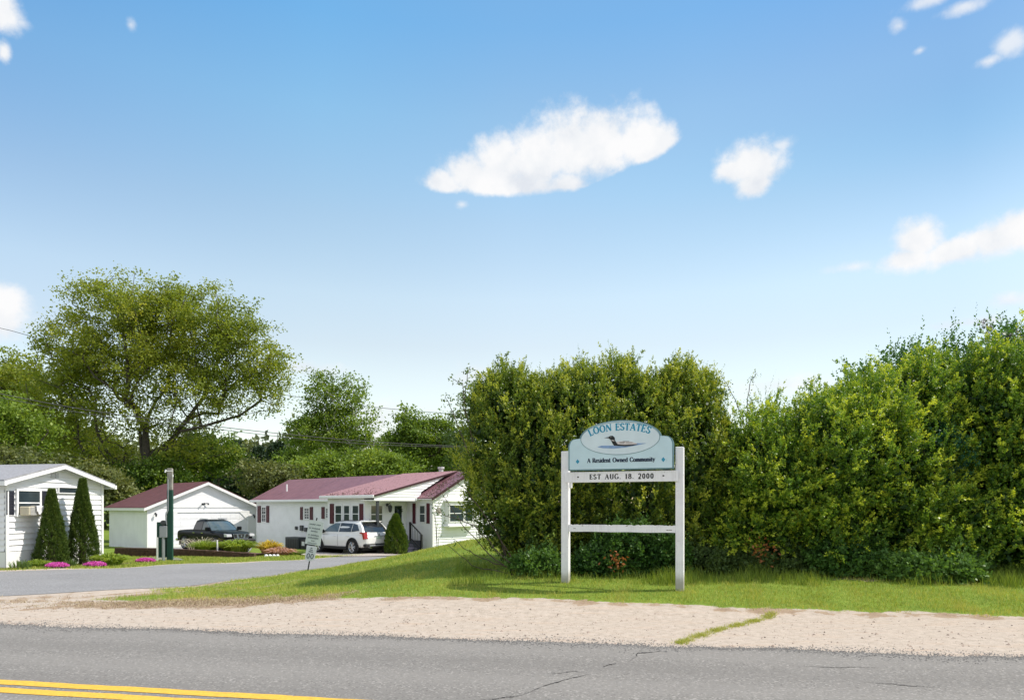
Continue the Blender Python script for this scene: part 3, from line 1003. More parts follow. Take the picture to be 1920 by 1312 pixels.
M['chip'] = mat('grey_chippings', (0.15, 0.145, 0.14), .9, var=.5, scale=30)
M['pebble'] = mat('tan_pebbles', (0.28, 0.22, 0.18), .9, var=.6, scale=9)
rng = np.random.default_rng(11)
n = 16000
X = rng.uniform(-10, 11, n); u = rng.normal(0, .13, n)
Y = road_edge(X) + .03 + u * (1 + .5 * np.sin(X * 1.7))
stones('loose_gravel', np.stack([X, Y, np.where(Y < road_edge(X), 0.001, zg(X, Y) - .002)], 1), rng.uniform(.004, .016, n), M['chip'], rng)
n = 5000
X = rng.uniform(-11, 12, n); e = road_edge(X); Y = e + rng.random(n) ** 1.2 * 2.6
stones('pebbles', np.stack([X, Y, zg(X, Y)], 1), np.where(rng.random(n) < .06, rng.uniform(.015, .03, n), rng.uniform(.004, .012, n)), M['pebble'], rng)


M['debris'] = mat('dark_debris', (0.07, 0.05, 0.04), .9, var=.6, scale=9)
n = 260
X = np.concatenate([rng.uniform(-10, 11, 150), rng.normal(-1.0, 1.2, 110)]); Y = road_edge(X) + rng.random(n) * 2.4 + .1
stones('shoulder_debris', np.stack([X, Y, zg(X, Y)], 1), rng.uniform(.006, .019, n), M['debris'], rng)


def blades(name, X, Y, h, wd, tint, rng, mat_=None, lean=.45, kind='stuff'):
    n = len(X)
    a = rng.uniform(0, 6.283, n)
    s = np.stack([np.cos(a), np.sin(a), np.zeros(n)], 1) * wd[:, None] * .5
    ln = rng.normal(0, lean, (n, 2)) * h[:, None]
    B = np.stack([X, Y, zg(X, Y) - .005], 1)
    Mi = B + np.stack([ln[:, 0] * .3, ln[:, 1] * .3, h * .55], 1)
    Tp = B + np.stack([ln[:, 0], ln[:, 1], h], 1)
    V = np.stack([B - s, B + s, Mi + s * .6, Mi - s * .6, Tp], 1).reshape(-1, 3)
    o = np.arange(n)[:, None] * 5
    tri = np.concatenate([o + [0, 1, 2], o + [0, 2, 3], o + [3, 2, 4]], 0)
    ob = np_mesh(name, V, tri, mat_ or M['grass'], None, {'tint': np.repeat(np.clip(tint, 0, 1), 5)})
    return tag(ob, kind=kind)


def scatter_grass():
    rng = np.random.default_rng(21)
    XX, YY, HH, TT = [], [], [], []
    # near lawn in view
    n = 330000
    Y = 10 + (rng.random(n) ** 1.5) * 17
    X = rng.uniform(-1, 1, n) * .80 * Y
    g, dry = grass_mask(X, Y)
    keep = (rng.random(n) < g ** 1.5 * (1 - .55 * np.clip(dry, 0, 1))) & (g > .35) & (in_road(X, Y) < -.06)
    patch = lownoise(np.stack([X, Y, 0 * X], 1), 1.5, 8)
    P3 = np.stack([X, Y, 0 * X], 1)
    fine = lownoise(P3, 7, 9)
    keep &= rng.random(n) < .8 + .3 * fine
    h = .045 * (1 + .35 * patch + .35 * fine) * rng.uniform(.5, 1.5, n) * np.clip(1.1 - .0 * Y, .5, 1.2)
    h = np.clip(h, .02, .12)
    wd = .006 + .0007 * (Y - 9)
    tint = .50 + .24 * patch + .16 * fine + rng.normal(0, .14, n) + .35 * dry
    # dry straw-coloured blades near the worn edge
    tint = np.where(rng.random(n) < .15, .95, tint)
    X, Y, h, wd, tint = (q[keep] for q in (X, Y, h, wd, tint))
    blades('lawn_grass', X, Y, h, wd, tint, rng)
    # flattened brown thatch on the worn corner
    n = 26000
    X = rng.normal(-5.4, 2.5, n); Y = rng.normal(12.35, .65, n)
    g, dry = grass_mask(X, Y)
    k = (dry > .25) & (in_road(X, Y) < -.05) & (rng.random(n) < dry * (.7 + .8 * lownoise(np.stack([X, Y, 0 * X], 1), 3.5, 12)))
    X, Y = X[k], Y[k]
    blades('dry_thatch', X, Y, rng.uniform(.015, .05, len(X)), rng.uniform(.006, .012, len(X)), rng.random(len(X)), rng, M['thatch'], lean=1.2)
    # long grass at the feet of the bushes and sign posts
    n = 26000
    Y = rng.uniform(12.3, 14.6, n); X = rng.uniform(-1.2, 11.5, n)
    w1 = lownoise(np.stack([X, Y, 0 * X], 1), 2.5, 31)
    ed = 12.75 + .15 * np.sin(X * 1.7) - .07 * np.clip(X - 3, 0, 9)
    k = (Y > ed) & (rng.random(n) < .45 + .6 * w1)
    X, Y, w1 = X[k], Y[k], w1[k]
    blades('long_grass', X, Y, rng.uniform(.07, .26, len(X)) * (1 + .5 * w1), rng.uniform(.008, .014, len(X)), .28 + rng.normal(0, .14, len(X)), rng, lean=.28)
    # weeds in the joint across the shoulder
    P = []
    for (x, y) in [(1272, 1207), (1300, 1196), (1345, 1182), (1400, 1168), (1440, 1157), (1452, 1148)]:
        q = ghit(x, y); P.append((q.x, q.y))
    L = smooth_line(P, 100)
    n = 7000
    i = rng.integers(0, 100, n); i = i[rng.random(n) < np.clip(.35 + .5 * np.sin(i * .9) + .4 * np.sin(i * .37), .08, 1)]; n = len(i)
    X = L[i, 0] + rng.normal(0, .045, n); Y = L[i, 1] + rng.normal(0, .05, n)
    blades('joint_weeds', X, Y, rng.uniform(.015, .055, n), rng.uniform(.005, .009, n), rng.uniform(.45, 1.0, n), rng, lean=.8)
    # sparse tufts on the far verge of the side road
    n = 60000
    Y = rng.uniform(20.5, 33, n); X = rng.uniform(-20, -6.2, n)
    g, dry = grass_mask(X, Y)
    yf = np.interp(X, FE[:, 0], FE[:, 1]); r = in_road(X, Y)
    k = (Y > yf + .15) & (r < -.1) & (rng.random(n) < np.where(Y < yf + .9, .15, .75))
    X, Y = X[k], Y[k]
    blades('verge_grass', X, Y, rng.uniform(.03, .10, len(X)), rng.uniform(.016, .03, len(X)), .62 + rng.normal(0, .22, len(X)), rng)


scatter_grass()

# ------------------------------------------------------------------ entrance sign (own lettering built as strokes)
GL = {}


def arc(cx, cy, rx, ry, a0, a1, n=14):
    return [(cx + rx * math.cos(R(a0 + (a1 - a0) * i / n)), cy + ry * math.sin(R(a0 + (a1 - a0) * i / n))) for i in range(n + 1)]


def gl(ch, w, *st):
    GL[ch] = (w, st)


# stroke = (points, thick) ; thick 1 heavy, 0 hairline, None = contrast by direction
H_ = 0
gl('L', .62, ([(.14, 0), (.14, 1)], 1), ([(0, 1), (.28, 1)], 0), ([(0, 0), (.56, 0)], 0), ([(.56, 0), (.58, .24)], 0))
gl('O', .88, (arc(.44, .5, .36, .5, 90, 450, 28), None))
gl('N', .86, ([(.12, 0), (.12, 1)], 0), ([(.12, 1), (.74, 0)], 1), ([(.74, 0), (.74, 1)], 0), ([(0, 0), (.24, 0)], 0), ([(.62, 1), (.86, 1)], 0))
gl('E', .66, ([(.14, 0), (.14, 1)], 1), ([(0, 1), (.56, 1)], 0), ([(0, 0), (.58, 0)], 0), ([(.14, .52), (.44, .52)], 0), ([(.57, .8), (.56, 1)], 0),
   ([(.6, .22), (.58, 0)], 0), ([(.44, .4), (.44, .64)], 0))
gl('S', .60, (arc(.28, .74, .22, .26, 25, 200, 12) + [(.16, .56), (.42, .42)] + arc(.28, .27, .24, .27, 30, -160, 14), None), ([(.5, .78), (.5, .98)], 0),
   ([(.04, .02), (.04, .24)], 0))
gl('T', .70, ([(.35, 0), (.35, 1)], 1), ([(.02, 1), (.68, 1)], 0), ([(.02, .8), (.02, 1)], 0), ([(.68, .8), (.68, 1)], 0), ([(.22, 0), (.48, 0)], 0))
gl('A', .84, ([(.10, 0), (.42, 1)], 0), ([(.42, 1), (.74, 0)], 1), ([(.2, .34), (.62, .34)], 0), ([(0, 0), (.22, 0)], 0), ([(.6, 0), (.86, 0)], 0))
gl('U', .80, ([(.14, 1)] + arc(.40, .28, .26, .28, 180, 360, 14) + [(.66, 1)], None), ([(.02, 1), (.28, 1)], 0), ([(.54, 1), (.78, 1)], 0))
gl('G', .82, (arc(.42, .5, .36, .5, 40, 320, 22), None), ([(.72, .04), (.72, .42)], 1), ([(.56, .42), (.84, .42)], 0))
gl('C', .78, (arc(.42, .5, .36, .5, 40, 320, 22), None), ([(.72, .72), (.72, .96)], 0))
gl('R', .78, ([(.14, 0), (.14, 1)], 1), ([(0, 1), (.36, 1)] + arc(.36, .76, .2, .24, 90, -90, 10) + [(.14, .52)], None), ([(.34, .52), (.68, 0)], 1),
   ([(0, 0), (.28, 0)], 0), ([(.6, 0), (.78, 0)], 0))
gl('1', .44, ([(.22, 0), (.22, 1)], 1), ([(.06, .82), (.22, 1)], 0), ([(.06, 0), (.38, 0)], 0))
gl('8', .62, (arc(.30, .75, .19, .25, 90, 450, 20), None), (arc(.30, .26, .24, .26, 90, 450, 20), None))
gl('2', .62, (arc(.29, .72, .22, .28, 165, -10, 14) + [(.44, .45), (.06, 0)], None), ([(.06, 0), (.54, 0)], 1))
gl('0', .62, (arc(.30, .5, .22, .5, 90, 450, 24), None))
gl('.', .30, ([(.12, 0), (.12, .10)], 1))
gl('-', .5, ([(.08, .48), (.40, .48)], 1))
gl(' ', .45)
xh = .66
gl('e', .54, (arc(.27, .33, .22, .33, 0, 320, 18), None), ([(.05, .35), (.49, .35)], 0))
gl('s', .44, (arc(.21, .49, .15, .17, 30, 200, 9) + [(.14, .38), (.3, .27)] + arc(.21, .18, .17, .18, 30, -160, 10), None))
gl('i', .30, ([(.15, 0), (.15, xh)], 1), ([(.04, xh), (.15, xh)], 0), ([(.04, 0), (.26, 0)], 0), ([(.15, .84), (.15, .94)], 1))
gl('d', .60, (arc(.27, .33, .21, .33, 60, 300, 14), None), ([(.47, 0), (.47, 1)], 1), ([(.34, 1), (.47, 1)], 0), ([(.47, 0), (.58, 0)], 0))
gl('n', .62, ([(.13, 0), (.13, xh)], 1), ([(.02, xh), (.13, xh)], 0), ([(.13, .5)] + arc(.31, .46, .17, .2, 120, 0, 8) + [(.48, 0)], None), ([(.02, 0), (.24, 0)], 0),
   ([(.38, 0), (.6, 0)], 0))
gl('m', .92, ([(.13, 0), (.13, xh)], 1), ([(.02, xh), (.13, xh)], 0), ([(.13, .5)] + arc(.30, .46, .15, .2, 120, 0, 8) + [(.45, 0)], None),
   ([(.45, .5)] + arc(.62, .46, .15, .2, 120, 0, 8) + [(.77, 0)], None), ([(.02, 0), (.24, 0)], 0), ([(.36, 0), (.55, 0)], 0), ([(.68, 0), (.9, 0)], 0))
gl('t', .38, ([(.16, .9), (.16, .12), (.24, .01), (.35, .05)], 1), ([(.03, xh), (.33, xh)], 0))
gl('w', .84, ([(.06, xh), (.25, 0)], 1), ([(.25, 0), (.41, xh)], 0), ([(.41, xh), (.60, 0)], 1), ([(.60, 0), (.77, xh)], 0), ([(0, xh), (.16, xh)], 0),
   ([(.68, xh), (.84, xh)], 0))
gl('o', .58, (arc(.28, .33, .22, .33, 90, 450, 22), None))
gl('u', .62, ([(.12, xh)] + arc(.29, .2, .17, .2, 180, 300, 8) + [(.46, .16)], None), ([(.47, 0), (.47, xh)], 1), ([(.02, xh), (.12, xh)], 0),
   ([(.36, xh), (.47, xh)], 0), ([(.47, 0), (.58, 0)], 0))
gl('y', .58, ([(.06, xh), (.28, .02)], 1), ([(.5, xh), (.28, .02), (.2, -.2), (.06, -.26)], 0), ([(0, xh), (.16, xh)], 0), ([(.42, xh), (.58, xh)], 0))


def lettering(text, size, place, heavy=.17, light=.065, track=.06, y0=-.001, th=.0015):
    """place(s) maps distance along the text to (x, z, angle); returns an MB of thin raised strokes"""
    mb = MB()
    s = 0; k = 0
    total = sum(GL[c][0] + track for c in text) * size
    for c in text:
        w_, st = GL[c]
        mid = s + w_ * size / 2
        x0, z0, an = place(mid - total / 2)
        ca, sa = math.cos(an), math.sin(an)
        for pts, th_ in st:
            P = [Vector(((p[0] - w_ / 2) * size, p[1] * size)) for p in pts]
            n = len(P)
            closed = n > 3 and (P[0] - P[-1]).length < 1e-5
            up, lo = [], []
            for i in range(n):
                a = P[i - 1] if i else (P[-2] if closed else P[0]); b = P[i + 1] if i < n - 1 else (P[1] if closed else P[-1])
                d = (b - a).normalized()
                nv = Vector((-d.y, d.x))
                wv = (heavy if th_ == 1 else light if th_ == 0 else light + (heavy - light) * abs(d.y) ** 1.5) * size / 2
                up.append(P[i] + nv * wv); lo.append(P[i] - nv * wv)
            yy = y0 - th - k % 5 * .0002
            k += 1
            tr = lambda q, y: (x0 + q.x * ca - q.y * sa, y, z0 + q.x * sa + q.y * ca)
            b_ = len(mb.v)
            for i in range(n):
                mb.v += [tr(up[i], yy), tr(lo[i], yy), tr(up[i], y0 + .001), tr(lo[i], y0 + .001)]
            for i in range(n - 1):
                q = b_ + 4 * i
                mb.f += [(q, q + 4, q + 5, q + 1), (q, q + 2, q + 6, q + 4), (q + 1, q + 5, q + 7, q + 3)]
            if not closed:
                mb.f += [(b_, b_ + 1, b_ + 3, b_ + 2), (b_ + 4 * n - 4, b_ + 4 * n - 2, b_ + 4 * n - 1, b_ + 4 * n - 3)]
        s += (w_ + track) * size
    return mb


M['sign_blue'] = mat('pale_blue_sign_paint', (0.56, 0.72, 0.80), 0.5, var=.05, scale=4, dirt=((0.28, 0.40, 0.42), 6, .66, .1))
M['sign_edge'] = mat('sign_grey_green_edge', (0.16, 0.27, 0.31), 0.6, var=.15)
M['sign_pale'] = mat('sign_oval_paint', (0.66, 0.76, 0.83), 0.5, var=.05, scale=5)
M['sign_teal'] = mat('sign_teal_letters', (0.02, 0.27, 0.44), 0.5)
M['sign_dark'] = mat('sign_dark_letters', (0.02, 0.035, 0.07), 0.5)
M['sign_water'] = mat('sign_painted_water', (0.22, 0.34, 0.58), 0.5, var=.2, scale=9)
M['sign_black'] = mat('sign_black_letters', (0.012, 0.012, 0.014), 0.5)
M['sign_cream'] = mat('sign_bird_white', (0.66, 0.60, 0.60), 0.5)

sg = empty('entrance_sign', (1.04, 12.9, .2), math.atan2(-.75, 2.02), 'white post sign with pale blue arched board showing a painted water bird', 'sign')
PW = .072
for x, top in ((0, 2.57), (2.155, 2.59)):
    mb = MB()
    mb.box((x - PW, -PW, -.35), (x + PW, PW, top), bev=.008)
    mb.build('post', M['white_paint'], sg)
CX, HWd = 1.078, .985
pts = [(CX - HWd, 2.19), (CX + HWd, 2.19), (CX + HWd, 2.66)]
pts += [(CX + HWd - .012 - .115 * (1 - math.cos(R(t))) , 2.672 + .115 * math.sin(R(t))) for t in range(0, 91, 15)][1:]
pts += [(CX + .775, 2.795)]
pts += [(CX + .765 * math.cos(R(t)), 2.775 + .335 * math.sin(R(t))) for t in range(4, 177, 4)]
pts += [(CX - .775, 2.795)]
pts += [(CX - HWd + .012 + .115 * (1 - math.cos(R(t))), 2.672 + .115 * math.sin(R(t))) for t in range(90, -1, -15)][:-1]
pts += [(CX - HWd, 2.66)]
# scoops are concave: quarter circles bitten out of the corners
mb = MB(); mb.prism(pts, 'y', -.150, -.098)
pn = mb.build('board', M['sign_edge'], sg)
cz = 2.68
inner = [(CX + (x - CX) * .972, cz + (z - cz) * (.955 if z < cz else .965)) for x, z in pts]
mb = MB(); mb.prism(inner, 'y', -.156, -.149); mb.build('face', M['sign_blue'], pn)


def ring_mb(cx, cz, rx, rz, wd, y0, y1, n=72, rot=0):
    mb = MB(); v = []
    for i in range(n):
        a = 2 * math.pi * i / n
        for r_ in (0, wd):
            x, z = cx + (rx - r_) * math.cos(a), cz + (rz - r_) * math.sin(a)
            v += [(x, y0, z), (x, y1, z)]
    f = []
    for i in range(n):
        a, b = 4 * i, 4 * ((i + 1) % n)
        f += [(a, b, b + 2, a + 2), (a, a + 1, b + 1, b), (a + 2, b + 2, b + 3, a + 3)]
    return mb.add(v, f)


OZ = 2.775
mb = MB(); mb.prism([(CX + .735 * math.cos(R(t)), OZ + .300 * math.sin(R(t))) for t in range(0, 360, 5)], 'y', -.158, -.155)
mb.build('oval', M['sign_pale'], pn)
ring_mb(CX, OZ, .742, .308, .010, -.1605, -.155).build('oval_line', M['sign_edge'], pn)


def oval_place(rx, rz, k):
    # distance along the arc measured from the top
    tab = [(0.0, 90.0)]
    for d in range(1, 90):
        a, b = R(90 - d), R(91 - d)
        tab.append((tab[-1][0] + math.hypot(rx * (math.cos(a) - math.cos(b)), rz * (math.sin(a) - math.sin(b))), 90.0 - d))
    def f(s):
        q = abs(s)
        for (a, da), (b, db) in zip(tab, tab[1:]):
            if b >= q:
                dg = da + (db - da) * (q - a) / (b - a); break
        if s < 0: dg = 180 - dg
        x, z = CX + rx * math.cos(R(dg)), OZ + rz * math.sin(R(dg))
        tx, tz = rx * math.sin(R(dg)), -rz * math.cos(R(dg))
        return x, z, math.atan2(tz, tx) * k
    return f


lettering('LOON ESTATES', .122, oval_place(.600, .150, 1.1), .25, .115, .07, y0=-.158).build('lettering', M['sign_teal'], pn)
lettering('A Resident Owned Community', .078, lambda s: (CX + .02 + s, 2.335, 0), .30, .13, .03, y0=-.156).build('lettering', M['sign_dark'], pn)
mb = MB()
for x in (CX - .80, CX + .80):
    mb = MB(); mb.prism([(x - .035, 2.36), (x, 2.315), (x + .035, 2.36), (x, 2.405)], 'y', -.159, -.155)
    mb.build('diamond', M['sign_teal'], pn)
# painted bird on water
mb = MB()
mb.prism([(CX - .42, 2.625), (CX - .32, 2.60), (CX - .1, 2.585), (CX + .12, 2.60), (CX + .3, 2.63), (CX + .50, 2.665), (CX + .34, 2.672), (CX + .16, 2.665), (CX, 2.64),
          (CX - .2, 2.645), (CX - .34, 2.648)], 'y', -.1595, -.157)
mb.build('painted_water', M['sign_water'], pn)
mb = MB()
mb.prism([(CX - .085, 2.635), (CX + .14, 2.63), (CX + .31, 2.65), (CX + .33, 2.662), (CX + .24, 2.70), (CX + .10, 2.72), (CX - .02, 2.715), (CX - .09, 2.70)], 'y', -.161, -.157)
mb.build('bird_back', M['sign_cream'], pn)
mb = MB()
mb.prism([(CX - .10, 2.64), (CX + .12, 2.622), (CX + .26, 2.632), (CX + .34, 2.658), (CX + .24, 2.652), (CX + .1, 2.65), (CX - .03, 2.662), (CX - .06, 2.70), (CX - .085, 2.742),
          (CX - .09, 2.79), (CX - .125, 2.825), (CX - .17, 2.825), (CX - .205, 2.805), (CX - .29, 2.79), (CX - .205, 2.782), (CX - .17, 2.755), (CX - .15, 2.72), (CX - .13, 2.68)],
         'y', -.1625, -.157)
for x0, z0, x1 in ((0, 2.698, .10), (.06, 2.71, .18), (.12, 2.685, .24), (0, 2.678, .09)):
    mb.prism([(CX + x0, z0), (CX + x1, z0 - .003), (CX + x1, z0 + .004), (CX + x0, z0 + .006)], 'y', -.1625, -.16)
mb.build('bird', M['sign_black'], pn)
mb = MB()
mb.prism([(CX - .15, 2.735), (CX - .095, 2.722), (CX - .092, 2.735), (CX - .145, 2.75)], 'y', -.164, -.161)
mb.prism([(CX - .165, 2.80), (CX - .155, 2.80), (CX - .155, 2.81), (CX - .165, 2.81)], 'y', -.164, -.161)
mb.build('bird_collar', M['sign_cream'], pn)

mb = MB(); mb.box((PW * .2, -.112, 1.965), (2.155 - PW * .2, -.0875, 2.165), bev=.004)
nb = mb.build('name_strip', M['white_paint'], sg)
lettering('EST AUG. 18. 2000', .088, lambda s: (CX + .03 + s * 1.0, 2.025, 0), .26, .11, .23, y0=-.112).build('lettering', M['sign_black'], nb)
lettering('-', .10, lambda s: (CX - .80 + s, 2.02, 0), .26, .12, y0=-.112).build('dash', M['sign_black'], nb)
lettering('-', .10, lambda s: (CX + .80 + s, 2.02, 0), .26, .12, y0=-.112).build('dash', M['sign_black'], nb)
mb = MB()
xs_ = np.linspace(PW + .002, 2.155 - PW - .002, 60); rr_ = random.Random(4)
top = []
zt = 1.155
for i, x in enumerate(xs_):
    zt = 1.163 - (rr_.random() < .18) * rr_.uniform(.004, .018)
    top.append((x, zt))
mb.prism([(xs_[0], 1.03)] + [(x, 1.03 - .003 * math.sin(x * 9)) for x in xs_[1:-1:3]] + [(xs_[-1], 1.03)] + top[::-1], 'y', -.06, -.015)
rl = mb.build('rail', M['white_paint'], sg)
mb = MB()
for i in range(9):
    x, z = rr_.choice([(.16 + .1 * rr_.random(), 1.09), (1.92 + .1 * rr_.random(), 1.08), (1.68, 1.075), (.3 + rr_.random() * 1.3, 1.145)])
    a = rr_.uniform(.010, .03); b = rr_.uniform(.003, .008)
    mb.prism([(x - a, z - b), (x + a * .6, z - b * 1.3), (x + a, z), (x + a * .3, z + b), (x - a * .7, z + b * .8)], 'y', -.0612, -.0595)
mb.build('bare_patch', M['old_wood'], rl)
mb = MB(); mb.box((.095, -.105, 1.86), (.145, -.05, 1.963), bev=.004); mb.build('bracket', M['white_paint'], sg)

# ------------------------------------------------------------------ buildings
class Frame:
    def __init__(s, P, ang, zb):
        s.P, s.a, s.zb = P, ang, zb
        s.ex = (math.cos(ang), math.sin(ang)); s.ey = (-math.sin(ang), math.cos(ang))

    def G(s, px, py, yo=0.0):
        """local (x,z) on the plane local y=yo"""
        k = (px - HX) / F
        ox, oy = s.P[0] + s.ey[0] * yo, s.P[1] + s.ey[1] * yo
        t = (k * oy - ox) / (s.ex[0] - k * s.ex[1])
        Y = oy + t * s.ex[1]
        return t, EYE + (HY - py) / F * Y - s.zb

    def Sd(s, px, py, xo=0.0):
        k = (px - HX) / F
        ox, oy = s.P[0] + s.ex[0] * xo, s.P[1] + s.ex[1] * xo
        t = (k * oy - ox) / (s.ey[0] - k * s.ey[1])
        Y = oy + t * s.ey[1]
        return t, EYE + (HY - py) / F * Y - s.zb


def lap(mb, ext, z0, z1_, step, P, out=.016):
    """lap siding: ext(z)->(a,b) extents, P(s, o, z)-> point with o metres outwards"""
    z = z0
    while z < z1_ - 1e-4:
        zt = min(z + step, z1_)
        a0, b0 = ext(z); a1, b1 = ext(zt)
        if b0 - a0 > .02:
            if b1 < a1: a1 = b1 = (a1 + b1) / 2
            mb.add([P(a0, out, z), P(b0, out, z), P(b1, 0, zt), P(a1, 0, zt)], [(0, 1, 2, 3)])
            mb.add([P(a0, 0, z), P(b0, 0, z), P(b0, out, z), P(a0, out, z)], [(0, 1, 2, 3)])
        z = zt
    return mb


def gable_ext(x0, x1, ze, zr, xm=None):
    xm = (x0 + x1) / 2 if xm is None else xm
    def f(z):
        if z <= ze: return x0, x1
        t = (z - ze) / (zr - ze)
        return x0 + (xm - x0) * t, x1 + (xm - x1) * t
    return f


def win(root, rect, P, frame=.05, mull=None, glass='glass', name='window', muntins=(0, 0), deep=.03, mid=True, sill=False):
    """framed window; rect (a0,z0,a1,z1) glass extents; P(s,o,z) to local point"""
    a0, z0, a1, z1_ = rect
    if a1 < a0: a0, a1 = a1, a0
    if z1_ < z0: z0, z1_ = z1_, z0
    def bx(mb, s0, s1, o0, o1, q0, q1):
        vs = [P(s, o, z) for z in (q0, q1) for o in (o0, o1) for s in (s0, s1)]
        mb.add(vs, [(0, 2, 3, 1), (4, 5, 7, 6), (0, 1, 5, 4), (2, 6, 7, 3), (0, 4, 6, 2), (1, 3, 7, 5)])
    mb = MB(); f = frame
    bx(mb, a0 - f, a0, .002, deep + .02, z0 - f, z1_ + f); bx(mb, a1, a1 + f, .002, deep + .02, z0 - f, z1_ + f)
    bx(mb, a0, a1, .002, deep + .018, z1_, z1_ + f); bx(mb, a0, a1, .002, deep + .018, z0 - f, z0)
    if mid: bx(mb, a0, a1, .004, deep + .012, (z0 + z1_) / 2 - .02, (z0 + z1_) / 2 + .02)
    for i in range(1, muntins[0] + 1):
        x = a0 + (a1 - a0) * i / (muntins[0] + 1); bx(mb, x - .01, x + .01, .004, deep + .008, z0, z1_)
    for i in range(1, muntins[1] + 1):
        z = z0 + (z1_ - z0) * i / (muntins[1] + 1); bx(mb, a0, a1, .004, deep + .006, z - .01, z + .01)
    if sill: bx(mb, a0 - f - .03, a1 + f + .03, .004, deep + .07, z0 - f - .04, z0 - f - .001)
    w_ = mb.build(name, M['trim'], root)
    g = MB(); bx(g, a0, a1, .0, deep - .008, z0, z1_)
    g.build('pane', M[glass], w_)
    return w_


def shutter(root, a0, a1, z0, z1_, P, m='red_shutter'):
    if a1 < a0: a0, a1 = a1, a0
    mb = MB()
    def bx(s0, s1, o0, o1, q0, q1):
        vs = [P(s, o, z) for z in (q0, q1) for o in (o0, o1) for s in (s0, s1)]
        mb.add(vs, [(0, 2, 3, 1), (4, 5, 7, 6), (0, 1, 5, 4), (2, 6, 7, 3), (0, 4, 6, 2), (1, 3, 7, 5)])
    bx(a0, a1, .005, .05, z0, z1_)
    e = (a1 - a0) * .16
    bx(a0, a0 + e, .05, .064, z0, z1_); bx(a1 - e, a1, .05, .064, z0, z1_)
    n = 9
    for i in range(n):
        q = z0 + (z1_ - z0) * (i + .1) / n
        bx(a0 + e, a1 - e, .05, .059, q, q + (z1_ - z0) * .55 / n)
    return mb.build('shutter', M[m], root)


def roof_slab(mb, a, b, c, d, th=.07):
    """slab with top quad a b c d, thickness th downwards"""
    T_ = [Vector(p) for p in (a, b, c, d)]
    B_ = [p - Vector((0, 0, th)) for p in T_]
    return mb.add(T_ + B_, [(0, 1, 2, 3), (7, 6, 5, 4), (0, 4, 5, 1), (1, 5, 6, 2), (2, 6, 7, 3), (3, 7, 4, 0)])


def shingles(name, base_cols, vertical=False, rib=None):
    m = bpy.data.materials.new(name); m.use_nodes = True
    T = NT(m.node_tree); out = T.n('ShaderNodeOutputMaterial'); b = T.n('ShaderNodeBsdfPrincipled'); T.l(b.outputs[0], out.inputs[0])
    tc = T.n('ShaderNodeTexCoord').outputs['Object']
    sp = T.n('ShaderNodeSeparateXYZ'); T.l(tc, sp.inputs[0])
    if rib:
        s = T.math('FRACT', T.math('MULTIPLY', sp.outputs[1], 1 / rib))
        h = T.smooth(T.math('ABSOLUTE', T.math('SUBTRACT', s, .5)), .04, .10, 1, 0)
    else:
        s = T.math('FRACT', T.math('MULTIPLY', sp.outputs[2], 1 / .055)); h = T.smooth(s, 0, .5)
    n = T.noise(tc, 3, 5, .6)
    c = T.ramp(n, [(0.3, base_cols[0]), (0.7, base_cols[1])])
    T.l(c, b.inputs['Base Color'])
    b.inputs['Roughness'].default_value = .5 if rib else .85
    T.l(T.bump(h, .8, .02), b.inputs['Normal'])
    return m


M['red_roof'] = shingles('maroon_shingles', ((0.105, 0.038, 0.044), (0.165, 0.062, 0.068)))
M['metal_roof'] = shingles('dusty_maroon_metal_roof', ((0.20, 0.092, 0.115), (0.27, 0.13, 0.155)), rib=.6)
M['roof_light'] = mat('faded_red_roof_with_debris', (0.36, 0.19, 0.20), .7, var=.15, scale=5, dirt=((0.10, 0.05, 0.045), 5.0, .585, .03))
M['dark_fascia'] = mat('dark_maroon_fascia', (0.04, 0.010, 0.014), .5)

# ---- near left mobile home
FR = Frame((-17.1, 22.5), math.atan2(4, .8), -.42)
hl = empty('mobile_home', (-17.1, 22.5, -.42), FR.a, 'small white clapboard home with grey roof and black shutters at the left edge', 'house')
W1, ZE, ZR = 4.08, 3.02, 3.60
gP = lambda s, o, z: (s, -o, z)
mb = MB(); lap(mb, gable_ext(0, W1, ZE, ZR), .62, ZR - .02, .2, gP, .045)
mb.add([(0, 0, -.4), (W1, 0, -.4), (W1, 0, ZE), (W1 / 2, 0, ZR), (0, 0, ZE)], [(0, 1, 2, 3, 4)])
sP = lambda s, o, z: (-o, s, z)
lap(mb, lambda z: (0, 16), .62, ZE, .2, sP, .045)
rP = lambda s, o, z: (W1 + o, s, z)
lap(mb, lambda z: (0, 16), .62, ZE, .2, rP, .022)
mb.add([(0, 16, -.4), (W1, 16, -.4), (W1, 16, ZE), (W1 / 2, 16, ZR), (0, 16, ZE)], [(0, 1, 2, 3, 4)])
mb.build('wall', M['white_vinyl'], hl)
mb = MB()
mb.box((-.02, -.03, -.4), (W1 + .02, .02, .60)); mb.box((-.02, .02, -.4), (.0, 16, .60)); mb.box((W1, .02, -.4), (W1 + .02, 16, .60))
mb.build('skirting', M['trim'], hl)
ov = .32
rise = (ZR - ZE) / (W1 / 2)
mb = MB()
roof_slab(mb, (-ov, -ov, ZE - ov * rise + .10), (W1 / 2, -ov, ZR + .10), (W1 / 2, 16.3, ZR + .10), (-ov, 16.3, ZE - ov * rise + .10), .05)
roof_slab(mb, (W1 / 2, -ov, ZR + .101), (W1 + ov, -ov, ZE - ov * rise + .101), (W1 + ov, 16.3, ZE - ov * rise + .101), (W1 / 2, 16.3, ZR + .101), .05)
rf = mb.build('roof', M['grey_roof'], hl)
mb = MB()
for sgn, xe in ((0, -ov), (1, W1 + ov)):
    za = ZE - ov * rise + .045; zb = ZR + .045
    pol = [(xe, za - .13), (W1 / 2, zb - .13), (W1 / 2, zb), (xe, za)]
    mb.prism(pol, 'y', -ov - .025, -ov + .03)
